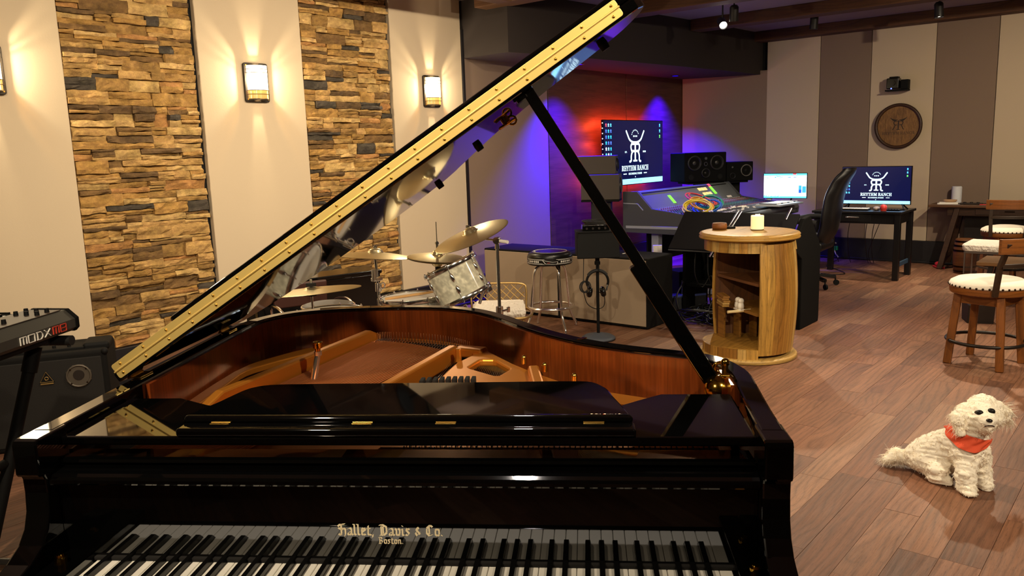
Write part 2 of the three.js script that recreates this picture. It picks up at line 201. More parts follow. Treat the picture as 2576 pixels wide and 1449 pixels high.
// wall sconces
{ const bronze = std(0x2b241c, 0.4, 0.5), glassHot = glow(0xfff2d8, new THREE.Color(1, 0.83, 0.52), L.sconceGlow), amber = new THREE.MeshPhysicalMaterial({ color: 0xf0c070, roughness: 0.15, transmission: 0.55, thickness: 0, emissive: new THREE.Color(1, 0.62, 0.2), emissiveIntensity: 0.75 });
  const half = (r, h, y) => { const g = new THREE.CylinderGeometry(r, r, h, 28, 1, true, -PI / 2, PI); g.scale(1.04, 1, 0.82); return tf(g, 0, y, 0.026); };
  const sconce = (x, label) => { const t = thing('wall_sconce', label, 'sconce', [x, 2.16, WZ]);
    obj('back_plate', ex(roundRect(0.215, 0.30, 0.018), 0.024, 0.004), bronze, t);
    obj('shade', half(0.083, 0.185, 0.035), glassHot, t, { label: 'glowing frosted glass half cylinder' });
    for (const sx of [-1, 1]) for (const sy of [-1, 1]) { const a = []; for (let i = 0; i <= 10; i++) { const k = .26 + (PI / 2 - .26) * i / 10; a.push([sx * Math.sin(k) * .085, -(Math.cos(k) * .068)]); } a.push([sx * .085, 0], [sx * .022, 0]); obj('cap', up(ex(sx > 0 ? a : a.reverse(), .004)).translate(0, sy > 0 ? .128 : -.131, .026).scale(1, 1, 1), bronze, t); }  // unseen caps added to narrow the light thrown up and down
    obj('lower_glass', [half(0.082, 0.066, -0.092)], amber, t, { label: 'clear amber glass strip' });
    for (const y of [0.098, 0.072, -0.062, -0.092]) obj('wire_band', tu(Array.from({ length: 17 }, (_, i) => { const a = -PI / 2 + PI * i / 16; return V(Math.sin(a) * 0.0925, y, 0.026 + Math.cos(a) * 0.075); }), 0.0022, 40, 6), bronze, t);
    for (const sx of [-1, 1]) for (const sy of [-1, 1]) obj('screw', cy(0.006, 0.006, 0.006, sx * 0.09, sy * 0.13, 0.026, 10, PI / 2), M.brass, t);
    const p = new THREE.PointLight(SCON, L.sconce, 0, 2); p.position.set(0, 0.03, 0.06); p.castShadow = true; p.shadow.radius = 0.6; t.add(p); return t; };
  sconce(3.73, 'glowing half-round glass wall sconce between the two stone columns'); sconce(5.66, 'glowing wall sconce right of both stone columns, just above the piano lid'); sconce(1.84, 'wall sconce cut off by the left edge of the picture beside the first stone column'); }
// ---------- grand piano: plan coordinates u (along the keys), w (away from the player); z = -w ----------
const GLYPH = { a: [[[0, .85], [.35, 1], [.55, .85], [.55, .15], [.75, 0]], [[.55, .5], [.1, .35], [.05, .1], [.25, 0], [.55, .2]]], l: [[[-.05, 1.45], [.1, 1.5], [.1, .15], [.3, 0]]], e: [[[.1, .85], [.1, .15], [.3, 0], [.6, .15]], [[.1, .85], [.35, 1], [.6, .8], [.12, .45]]], t: [[[.2, 1.35], [.15, .15], [.35, 0], [.55, .12]], [[0, .95], [.5, .95]]], v: [[[0, 1], [.15, .8], [.15, .15], [.35, 0], [.6, .2], [.62, .8], [.4, 1]]], i: [[[0, .9], [.12, .85], [.12, .1], [.3, 0]], [[.1, 1.3], [.16, 1.36]]], s: [[[.55, .85], [.3, 1], [.1, .8], [.5, .3], [.3, 0], [0, .15]]], o: [[[.1, .8], [.1, .2], [.35, 0], [.6, .2], [.6, .8], [.35, 1], [.1, .8]]], n: [[[0, .9], [.12, .85], [.12, 0]], [[.12, .8], [.4, 1], [.55, .85], [.55, .1], [.7, 0]]], H: [[[.12, 1.45], [.3, 1.5], [.3, .1], [0, -.05]], [[-.1, 1.0], [.3, .75]], [[-.08, .15], [.05, -.02], [.3, .12]], [[.3, .7], [.6, .95], [.85, .8], [.85, .1], [.7, -.2]], [[-.15, 1.2], [.1, 1.45]], [[.35, 1.5], [.8, 1.55]]], D: [[[.2, 1.3], [.2, .1]], [[-.05, 1.45], [.4, 1.5], [.9, 1.2], [.95, .4], [.5, 0], [0, .05]], [[.45, 1.3], [.45, .2]]], C: [[[.9, 1.25], [.6, 1.5], [.15, 1.1], [.1, .4], [.45, 0], [.9, .2]], [[.45, 1.4], [.45, .2]]], B: [[[.2, 1.3], [.2, .1]], [[-.05, 1.45], [.5, 1.5], [.75, 1.2], [.4, .8], [.85, .5], [.5, 0], [0, .05]]], '&': [[[.7, .2], [.2, .9], [.35, 1.2], [.55, 1], [.1, .4], [.3, 0], [.7, .5]]], ',': [[[.1, .1], [.03, -.3]]], '.': [[[.05, .04], [.12, .12]]] };
const ADV = { a: .8, l: .42, e: .72, t: .62, v: .78, i: .44, s: .7, o: .78, n: .85, H: 1.05, D: 1.15, C: 1.1, B: 1.05, '&': .95, ',': .5, '.': .35, ' ': .4 };
function penText(str, width, thick = 0.0004) {              // broad-nib lettering as thin solid strokes, centred, in the xy plane
  const out = []; let x = 0; const nx = 0.105, ny = 0.085;
  for (const ch of str) { for (const st of GLYPH[ch] || []) for (let i = 0; i + 1 < st.length; i++) { const [a, b] = [st[i], st[i + 1]], n = Math.abs((b[0] - a[0]) * ny - (b[1] - a[1]) * nx) < 0.012 ? 0.6 : 1, c = n < 1 ? -1 : 1;
    let q = [[x + a[0] - nx, a[1] - ny * c], [x + a[0] + nx, a[1] + ny * c], [x + b[0] + nx, b[1] + ny * c], [x + b[0] - nx, b[1] - ny * c]]; let ar = 0; for (let k = 0; k < 4; k++) { const p = q[k], r = q[(k + 1) % 4]; ar += p[0] * r[1] - r[0] * p[1]; } if (ar < 0) q = q.reverse(); out.push(q); } x += ADV[ch] + 0.08; }
  const s = width / x; return out.map((q) => ex(q.map((p) => [(p[0] - x / 2) * s, (p[1] - 0.5) * s]), thick)); }
{ const t = thing('grand_piano', 'black polished baby grand piano with its lid propped open and brass lid hinge', 'piano', [0.966, 0, -1.148], -55.4 * D2R);
  const P = (u, y, w) => V(u, y, -w), B = (w, h, d, u, y, ww, r = 0.004) => rb(w, h, d, r, u, y, -ww);
  const outer = spl([[.765, .06], [.768, .2], [.775, .36], [.778, .455], [.770, .525], [.748, .588], [.722, .632], [.69, .66], [.627, .695], [.524, .745], [.416, .815], [.297, .937], [.215, 1.05], [.144, 1.159], [.075, 1.25], [.003, 1.318], [-.136, 1.383], [-.376, 1.40], [-.589, 1.363], [-.70, 1.29], [-.765, 1.17], [-.775, 1.0], [-.77, .5], [-.765, .06]], 110);
  const inset = (pts, d) => pts.map((p, i) => { const a = pts[Math.max(0, i - 1)], b = pts[Math.min(pts.length - 1, i + 1)], dx = b[0] - a[0], dy = b[1] - a[1], l = Math.hypot(dx, dy); return [p[0] - dy / l * d, p[1] + dx / l * d]; });
  const in1 = inset(outer, 0.046), in2 = inset(outer, 0.056);
  obj('rim', up(ex([...outer, ...in1.slice().reverse()], 0.34, 0.005)).translate(0, 0.68, 0), M.lacquer, t);
  const deep = outer.map((p, i) => i).filter((i) => outer[i][1] > .375), ia = inset(outer, 0.0455); obj('inner_rim', up(ex([...deep.map((i) => ia[i]), ...deep.map((i) => in2[i]).reverse()], 0.165)).translate(0, 0.845, 0), M.mahog, t, { label: 'red mahogany veneer inside the rim', axis: 'y' });
  obj('soundboard', up(ex(in2, 0.012)).translate(0, 0.852, 0), M.spruce, t, { axis: 'z' });
  obj('keybed', [B(1.43, 0.07, 0.66, 0, 0.69, 0.17), B(1.43, 0.075, 0.02, 0, 0.695, -0.135)], M.lacquer, t);
  // arms
  const arm = [[.10, 1.019], [.012, 1.019], [.004, 1.016], [0, 1.008], [0, .946], [.003, .941], [.013, .938], [.017, .930], [.018, .90], [.014, .86], [.002, .828], [-.02, .803], [-.06, .782], [-.10, .77], [-.14, .763], [-.146, .755], [-.146, .66], [.10, .66]];
  for (const u of [-.768, .715]) obj('arm', tf(tf(ex(arm, 0.053, 0.004, 6), 0, 0, 0, 0, PI / 2, 0), u, 0, 0), M.lacquer, t);
  for (const s of [-1, 1]) { const u0 = s < 0 ? -.714 : .672, u1 = s < 0 ? -.650 : .714; obj('key_block', B(u1 - u0, 0.075, 0.20, (u0 + u1) / 2, 0.722, -0.046), M.lacquer, t);
    obj('block_screw', [cy(0.012, 0.012, 0.016, (u0 + u1) / 2 + s * 0.008, 0.766, 0.005, 20), cy(0.007, 0.007, 0.022, (u0 + u1) / 2 + s * 0.008, 0.768, 0.005, 16)], M.gold, t); }
  // keys
  const pitch = 0.02522, k0 = -0.645, wk = B(pitch - 0.0011, 0.018, 0.157, 0, 0.731, -0.0285, 0.0018), wkg = merged(wk);
  const bkg = (() => { const s = [[-.0052, .012], [-.0045, .0125], [.0045, .0125], [.0052, .012], [.0062, 0], [-.0062, 0]]; const g = ex(s, 0.102, 0.001, 4); const p = g.attributes.position; for (let i = 0; i < p.count; i++) if (p.getZ(i) > 0.09 && p.getY(i) > 0.008) p.setZ(i, p.getZ(i) - 0.012); g.computeVertexNormals(); return merged(tf(g, 0, 0.7395, -0.052)); })();
  for (let i = 0; i < 52; i++) { const m = obj('white_key', wkg, M.ivory, t, { raw: true }); m.position.x = k0 + pitch * (i + 0.5); }
  for (let i = 0; i < 51; i++) if ([0, 2, 3, 5, 6].includes(i % 7)) { const m = obj('black_key', bkg, M.ebony, t, { raw: true }); m.position.x = k0 + pitch * (i + 1) + ({ 2: -.0025, 3: .0025, 5: -.003, 0: .003 }[i % 7] || 0); }
  obj('key_felt', B(1.33, 0.008, 0.012, 0.01, 0.744, 0.046, 0.002), M.felt, t);
  // fallboard, rails
  const prof = (pts, u0, u1, mat, name, bev = 0) => obj(name, tf(tf(ex(pts, u1 - u0, bev, 6), 0, 0, 0, 0, PI / 2, 0), u0, 0, 0), mat, t);
  const fb = prof([[.050, .742], [.050, .913], [.066, .913], [.066, .742]], -.714, .714, M.lacquer, 'fallboard');
  obj('lettering', [...penText('Hallet, Davis & Co.', 0.217).map((g) => tf(g, -.010, .808, -.0498)), ...penText('Boston.', 0.052).map((g) => tf(g, -.011, .787, -.0498))], M.goldPrint = std(0xfbe9c0, 0.5, 0), fb, { uv: true });
  const lip = [[.068, .912], [.030, .9125], [.0255, .9145], [.0238, .918], [.0238, .925], [.027, .931], [.036, .935], [.086, .944], [.086, .912]];
  prof(lip, -.714, .714, M.lacquer, 'fallboard_lip', 0.001);
  prof([[.086, .942], [.070, .943], [.064, .948], [.066, .954], [.074, .957], [.13, .953], [.13, .94]], -.712, .712, M.lacquer, 'lock_rail', 0.001);
  // music shelf and folded music desk
  obj('music_shelf', up(ex([[-.716, .076], [.716, .076], [.716, .362], [.556, .362], [.50, .315], [.455, .275], [-.455, .275], [-.50, .295], [-.585, .345], [-.716, .345]], 0.02, 0.005)).translate(0, 0.980, 0), M.lacquer, t);
  const desk = obj('music_desk', up(ex(spl([[-.464, .118], [-.452, .17], [-.437, .215], [-.425, .27], [-.408, .325], [-.375, .352], [-.28, .361], [-.077, .364], [.2, .370], [.341, .373], [.40, .365], [.43, .32], [.447, .25], [.462, .19], [.478, .118]], 60), 0.019, 0.004)).translate(0, 1.010, 0), M.lacquer, t);
  obj('tray', rb(0.945, 0.018, 0.044, 0.006, 0.012, 1.0085, -0.095), M.lacquer, desk);
  obj('front_rail', tf(new THREE.CapsuleGeometry(0.0105, 0.925, 8, 16), 0.008, 1.0205, -0.124, 0, 0, PI / 2), M.lacquer, desk);
  for (const u of [-.379, -.074, .101, .402]) obj('hinge', [B(0.042, 0.0016, 0.010, u, 1.0178, 0.109, 0.0005), cy(0.0016, 0.0016, 0.042, u, 1.0182, -0.1136, 10, 0, 0, PI / 2)], M.brass, desk);
  obj('lettering', penText('Hallet, Davis & Co.', 0.066, 0.0003).map((g) => tf(tf(g, 0, 0, 0, -PI / 2), .43, 1.0292, -.128)), M.goldPrint, desk, { uv: true });
  // iron plate
  const plate = obj('iron_plate', [
    up(ex([[.042, 1.067], [.088, .987], [.17, .85], [.237, .756], [.334, .642], [.45, .56], [.6, .48], [.66, .38], [.66, .16], [-.06, .16], [-.06, .60], [-.02, .72], [-.01, .806], [.0, .87], [.034, .954], [.02, 1.03]], 0.022, 0.006, 4, [[[.043, .815], [.048, .80], [.13, .722], [.142, .722], [.166, .785], [.164, .80], [.115, .888], [.105, .896], [.074, .898], [.066, .892]], [[.2, .60], [.30, .56], [.30, .4], [.2, .4]], [[.36, .52], [.52, .44], [.5, .3], [.36, .3]]])).translate(0, 0.922, 0),
    up(ex([[-.66, .16], [-.06, .16], [-.06, .40], [-.50, .44], [-.62, .46]], 0.022, 0.005)).translate(0, 0.900, 0),
    up(ex(spl([[-.66, .40], [-.668, .74], [-.672, .90], [-.63, .99], [-.585, 1.06], [-.50, 1.17], [-.38, 1.26], [-.28, 1.27], [-.10, 1.20], [.02, 1.11], [.02, 1.16], [-.10, 1.26], [-.28, 1.325], [-.42, 1.31], [-.56, 1.20], [-.65, 1.07], [-.70, .95], [-.70, .40]], 60), 0.02, 0.004)).translate(0, 0.894, 0)], M.bronze, t, { label: 'bronze painted cast iron plate' });
  const wedge = (a, b, h, th, y0) => { const d = [b[0] - a[0], b[1] - a[1]], l = Math.hypot(...d), g = ex([[0, 0], [l, 0], [l, h * 0.55], [l * 0.93, h], [l * 0.12, h], [0, h * 0.35]], th, 0.006); return tf(tf(g, 0, 0, -th / 2), a[0], y0, -a[1], 0, Math.atan2(d[1], d[0])); };
  obj('bar', [wedge([-.60, .40], [-.345, 1.265], 0.062, 0.03, 0.908)], M.bronze, plate); obj('bar', wedge([-.20, .38], [-.022, 1.04], 0.055, 0.03, 0.91), M.bronze, plate);
  obj('bar', [wedge([.30, .30], [.235, .76], 0.03, 0.03, .94)], M.bronze, plate);
  obj('bracket', [wedge([-.03, 1.03], [.07, .99], .03, .05, .925), B(0.018, 0.045, 0.018, -.004, .95, .925, .005)], M.bronze, plate);
  for (const [u, w] of [[.205, .83], [.27, .745], [.355, .635]]) obj('plate_bolt', [cy(.009, .009, .018, u, .957, -w, 12), sp(.008, u, .966, -w, 10)], M.brass, plate);
  // strings
  const nS = 32; for (let i = 0; i < nS; i++) { const k = i / (nS - 1), a = P(-.474 + .28 * k - (.707 - .15) * (.29 + .05 * k), .925, .15), b = P(-.338 + .262 * k, .932, 1.20 - .135 * Math.pow(k, 1.6)); obj('bass_string', rod(a, b, 0.0034 - 0.0014 * k, 6), M.copper, t); }
  obj('treble_strings', Array.from({ length: 90 }, (_, i) => { const k = i / 89; return rod(P(-.05 + .62 * k, .948, .19), P(-.03 + .5 * k, .925, 1.0 - .55 * k), 0.0006, 5); }), M.steel, t, { kind: 'stuff' });
  obj('tuning_pins', Array.from({ length: 120 }, (_, i) => { const k = (i >> 1) / 60, r = i & 1; return cy(.0013, .0013, .008, .0 + .66 * k, .947, -(.155 + r * .02 + .006 * Math.sin(i)), 8); }), M.steel, t, { kind: 'stuff' });
  const br = spl([[-.345, 1.215], [-.288, 1.22], [-.178, 1.195], [-.074, 1.145], [.008, 1.07]], 40);
  obj('bridge', up(ex([...br.map((p) => [p[0] + .012, p[1] + .02]), ...br.map((p) => [p[0] - .02, p[1] - .055]).reverse()], 0.05)).translate(0, 0.87, 0), M.felt, t, { label: 'black bass bridge' });
  obj('bridge_pins', br.filter((_, i) => i % 1 === 0 && i > 1).flatMap((p, i) => [cy(.0013, .0013, .034, p[0], .942, -p[1] - .006, 6), cy(.0012, .0012, .018, p[0] - .012, .93, -p[1] + .04, 6), rod([p[0], .935, -p[1] - .006], [p[0] - .016, .925, -p[1] + .05], .0011, 5)]), M.chrome, t, { kind: 'stuff' });
  obj('dampers', Array.from({ length: 9 }, (_, i) => B(.011, .03, .035, -.05 + i * .017, .955, .60 + .003 * i - .00022 * i * i, .002)), M.felt, t, { kind: 'stuff' });
  const post = obj('brace_post', [rod(P(-.405, .905, .74), P(-.387, 1.0, .755), .0105, 14, .008), cy(.011, .011, .012, -.386, 1.004, -.755, 20)], std(0xf2ece0, .12, .9), t); obj('knob', [cy(.0135, .0135, .015, -.385, 1.028, -.755, 24), cy(.008, .008, .02, -.386, 1.013, -.755, 16), tor(.012, .0022, -.385, 1.036, -.755)], M.gold, post);
  // lid, raised 33 degrees about the left rim
  const lidO = outer.filter((p) => p[1] > 0.46).map((p) => [p[0] + .775 + Math.sign(p[0]) * .008, p[1] + (p[1] > 1.2 ? .008 : 0)]);
  const lid = obj('lid', up(ex([[-.014, .42], [1.540, .42], [1.556, .45], ...lidO.filter((p) => p[0] > .02), [-.014, 1.16], [-.016, 1.0]], 0.028, 0.005)), M.lacquer, t); lid.position.set(-.775, 1.024, 0); lid.rotation.z = 33 * D2R;
  obj('front_flap', up(ex([[.205, .42], [1.556, .42], [1.563, .44], [1.563, .80], [.205, .80], [.195, .79], [.195, .43]], 0.031, 0.006)).translate(0, .0285, 0), M.lacquer, lid);
  const leaf = (y0, y1) => { const g = ex(roundRect(1.512, y1 - y0, .006), 0.0025, 0.0006); return tf(g, .750, (y0 + y1) / 2, -.4205); };
  obj('hinge_leaf', leaf(.0075, .0272), M.hinge, lid); obj('hinge_leaf', leaf(.0288, .0475), M.hinge, lid); obj('hinge_knuckle', cy(.0027, .0027, 1.514, .750, .028, -.4178, 12, 0, 0, PI / 2), M.hinge, lid);
  for (let i = 0; i < 20; i++) for (const y of [.0165, .039]) obj('screw', tf(new THREE.SphereGeometry(.0036, 10, 6), .012 + (y > .03 ? .008 : 0) + i * .0775, y, -.4183).scale(1, 1, 1), M.brass, lid);
  obj('latch', [cy(.012, .012, .01, 1.14, -.004, -.741, 16), tor(.011, .003, 1.125, -.012, -.741, PI / 2), tor(.011, .003, 1.155, -.012, -.741, 0), rod([1.115, -.01, -.75], [1.165, -.014, -.73], .004)], M.gold, lid);
  for (const [s, w] of [[1.022, .92], [1.45, .62], [.80, 1.28]]) obj('bumper', cy(.013, .011, .016, s, -.007, -w, 14), M.rubber, lid);
  obj('prop_cup', [cy(.02, .02, .012, 1.222, -.006, -.466, 18), rb(.05, .006, .03, .002, 1.222, -.003, -.466)], M.lacquer, lid);
  for (const w of [.474, .992]) obj('lid_hinge', [cy(.007, .007, .06, -.778, 1.026, -w, 12, PI / 2), B(.03, .004, .06, -.76, 1.022, w, .001)], M.brass, t);
  // prop and its brass socket, catch plates
  const p0 = P(.700, .992, .49), p1 = P(.262, 1.700, .466), pm = p0.clone().lerp(p1, .42);
  obj('prop', bar(p0, p1, .027, .027, P(0, 0, -1), .004), M.lacquer, t); obj('prop_foot', bar(p0.clone().add(P(-.010, -.006, .004)), pm.clone().add(P(-.010, -.006, .004)), .03, .034, P(0, 0, -1), .005), M.lacquer, t);
  obj('prop_socket', [tf(new THREE.SphereGeometry(.036, 24, 16), .706, .975, -.475).scale(1, 1, 1), B(.03, .03, .05, .722, 1.0, .49, .006), cy(.008, .008, .03, .725, 1.02, -.50, 14), sp(.011, .725, 1.036, -.50), tor(.014, .004, .715, 1.018, -.515, 0)], M.gold, t);
  { const a = in2[Math.floor(in2.length * .24)]; obj('catch_plate', [tf(rb(.034, .038, .004, .001, 0, 0, 0), .372, .985, -.825, 0, .9, 0), rb(.03, .003, .014, .001, .375, 1.0205, -.835, 0, .9, 0)], M.gold, t); }
  // legs
  for (const [u, w] of [[-.62, .05], [.62, .05], [-.25, 1.12]]) obj('leg', [la([[0, 0], [.03, 0], [.032, .06], [.036, .07], [.045, .35], [.055, .58], [.07, .62], [.07, .66], [0, .66]], 8, u, .01, -w)], M.lacquer, t);
}
// ---------- drums and music gear behind the piano ----------
const qUp = (n) => new THREE.Quaternion().setFromUnitVectors(V(0, 1, 0), V(...n).normalize());
const ctex = (w, h, draw) => { const c = document.createElement('canvas'); c.width = w; c.height = h; const g = c.getContext('2d'); draw(g, w, h); const t = new THREE.CanvasTexture(c); t.colorSpace = THREE.SRGBColorSpace; return t; };
function cymbalGeo(r, bow = 0.03, bh = 0.024) { const p = []; for (let i = 0; i <= 30; i++) { const k = i / 30, x = k * r, bell = 0.2 * r; let y = bow * (1 - Math.pow(k, 1.6)) + (i > 8 ? 0.0006 * Math.sin(i * 3.1) : 0); if (x < bell) y += bh * Math.sqrt(1 - (x / bell) ** 2); p.push([Math.max(x, 0.004), y]); } return la([...p.slice().reverse(), ...p.map(([x, y]) => [x, y - 0.002])], 72); }
function drumParts(t, r, h, mat, lugs, off = 0) {            // axis +y, centred
  obj('shell', tf(new THREE.CylinderGeometry(r, r, h, 56, 1, true), 0, 0, 0), mat, t, { uv: false, label: 'white pearl shell' }); obj('inside', tf(new THREE.CylinderGeometry(r - .006, r - .006, h, 40), 0, 0, 0), M.dark, t);
  for (const s of [1, -1]) { obj('head', cy(r - .004, r - .004, .004, 0, s * (h / 2 + .006), 0, 48), M.head, t);
    obj('hoop', la([[r + .004, s * (h / 2 - .012)], [r + .011, s * (h / 2 - .010)], [r + .011, s * (h / 2 + .012)], [r + .006, s * (h / 2 + .014)], [r + .001, s * (h / 2 + .012)], [r + .001, s * (h / 2 - .012)]].sort(() => 0), 56), M.chrome, t); }
  for (let i = 0; i < lugs; i++) { const a = i / lugs * 2 * PI + off; for (const s of [1, -1]) { const rad = (R, y, g) => tf(g, 0, 0, 0).applyMatrix4(new THREE.Matrix4().makeRotationY(-a).multiply(new THREE.Matrix4().makeTranslation(R, y, 0)));
    obj('lug', [rad(r + .006, s * (h * .5 - .058), tf(new THREE.SphereGeometry(.012, 14, 10).scale(.8, 2.2, 1), 0, 0, 0)), rad(r + .009, s * (h * .5 - .018), cy(.0028, .0028, .06, 0, 0, 0, 8)), rad(r + .012, s * (h * .5 + .006), rb(.014, .022, .012, .003)), rad(r + .012, s * (h * .5 + .018), cy(.004, .004, .01, 0, 0, 0, 6))], M.chrome, t); } } }
const tripod = (t, y0, r) => { for (let i = 0; i < 3; i++) { const a = i * 2.094 + .5; obj('leg', [rod([0, y0, 0], [Math.cos(a) * r, .012, Math.sin(a) * r], .008, 8), rod([0, y0 - .14, 0], [Math.cos(a) * r * .5, y0 * .52, Math.sin(a) * r * .5], .006, 8)], M.chrome, t); obj('rubber_foot', sp(.014, Math.cos(a) * r, .014, Math.sin(a) * r, 10), M.rubber, t); } };
{ // rack tom on its stand arm
  const t = thing('rack_tom', 'white pearl rack tom with chrome hoops, tilted steeply toward the left', 'drum', [3.275, .842, -3.165], 0); t.quaternion.copy(qUp([-.21, .91, -.355])); drumParts(t, .152, .190, M.pearl, 6, .35);
  obj('bracket', [rb(.05, .06, .03, .006, .12, -.11, .07), rod([.11, -.10, .07], [.03, -.17, .05], .009)], M.chrome, t); obj('rubber_pad', rb(.03, .05, .05, .01, .163, -.08, .02), M.rubber, t);
  const s = thing('tom_stand', 'chrome tom stand with ratchet joint under the tilted rack tom', 'drum stand', [3.33, 0, -3.12]); obj('pole', cy(.013, .013, .62, 0, .31, 0, 14), M.chrome, s); obj('joint', [cy(.02, .02, .05, 0, .63, 0, 16, PI / 2), rb(.03, .05, .03, .005, 0, .64, .02), rod([0, .62, 0], [-.03, .70, -.02], .011), tor(.018, .004, 0, .63, .03, 0)], M.chrome, s); tripod(s, .26, .28);
  const n = thing('snare_drum', 'shallow snare drum in grey sparkle with chrome hoops, left of the tilted tom', 'drum', [3.20, .668, -3.48], 0); n.quaternion.copy(qUp([-.016, .99, -.03])); drumParts(n, .176, .118, std(0xb7b8b4, .25, .1, { map: pearlMap }), 8, .2);
  const ns = thing('snare_stand', 'chrome snare stand under the snare drum', 'drum stand', [3.20, 0, -3.48]); obj('pole', cy(.012, .012, .54, 0, .27, 0, 12), M.chrome, ns); obj('basket', [0, 2.1, 4.2].map((a) => rod([0, .52, 0], [Math.cos(a) * .15, .588, Math.sin(a) * .15], .006, 8)), M.chrome, ns); tripod(ns, .24, .26);
  const f = thing('floor_tom', 'white pearl floor tom with wide chrome hoop, lowest drum under the left cymbal', 'drum', [2.66, .545, -3.53], 0); drumParts(f, .178, .36, M.pearl, 8, .1); for (let i = 0; i < 3; i++) { const a = i * 2.09 + .7; obj('leg', rod([Math.cos(a) * .2, .1, Math.sin(a) * .2], [Math.cos(a) * .21, -.54, Math.sin(a) * .21], .006, 8), M.chrome, f); }
  single('drumstick', [rod([3.062, .736, -3.552], [3.262, .757, -3.395], .0082, 12, .0075), rod([3.262, .757, -3.395], [3.305, .762, -3.361], .0075, 12, .004), sp(.006, 3.309, .7625, -3.358, 10)], M.drumstick, 'tan wooden drumstick lying across the snare drum', 'drumstick');
  const th = thing('drum_throne', 'round grey drum throne with chrome rim behind the floor tom', 'stool', [2.99, 0, -4.0]); obj('seat', la([[0, .68], [.12, .682], [.15, .675], [.158, .655], [.155, .62], [.0, .615]], 40), std(0x6f6f70, .45), th); obj('rim', tor(.16, .006, 0, .665, 0), M.chrome, th); obj('pole', cy(.015, .015, .52, 0, .36, 0, 12), M.chrome, th); tripod(th, .28, .26); }
function cymbal(name, label, pos, n, r, bow, bh) { const t = thing(name, label, 'cymbal', pos); t.quaternion.copy(qUp(n)); obj('plate', cymbalGeo(r, bow, bh), M.cymbal, t, { label: 'thin bronze disc with a raised bell' }); return t; }
cymbal('cymbal', 'large crash cymbal tilted up on the right above the rack tom', [3.262, 1.108, -3.030], [-.325, .93, -.171], .218, .026);
cymbal('cymbal', 'flat ride cymbal in front of the right stone column, left of the hi-hat', [3.128, .972, -3.692], [.101, .995, .02], .235, .026);
cymbal('cymbal', 'low wide cymbal at left, between two square black felts, nearest the piano rim', [2.556, .862, -3.553], [.017, .995, -.09], .262, .012, .010);
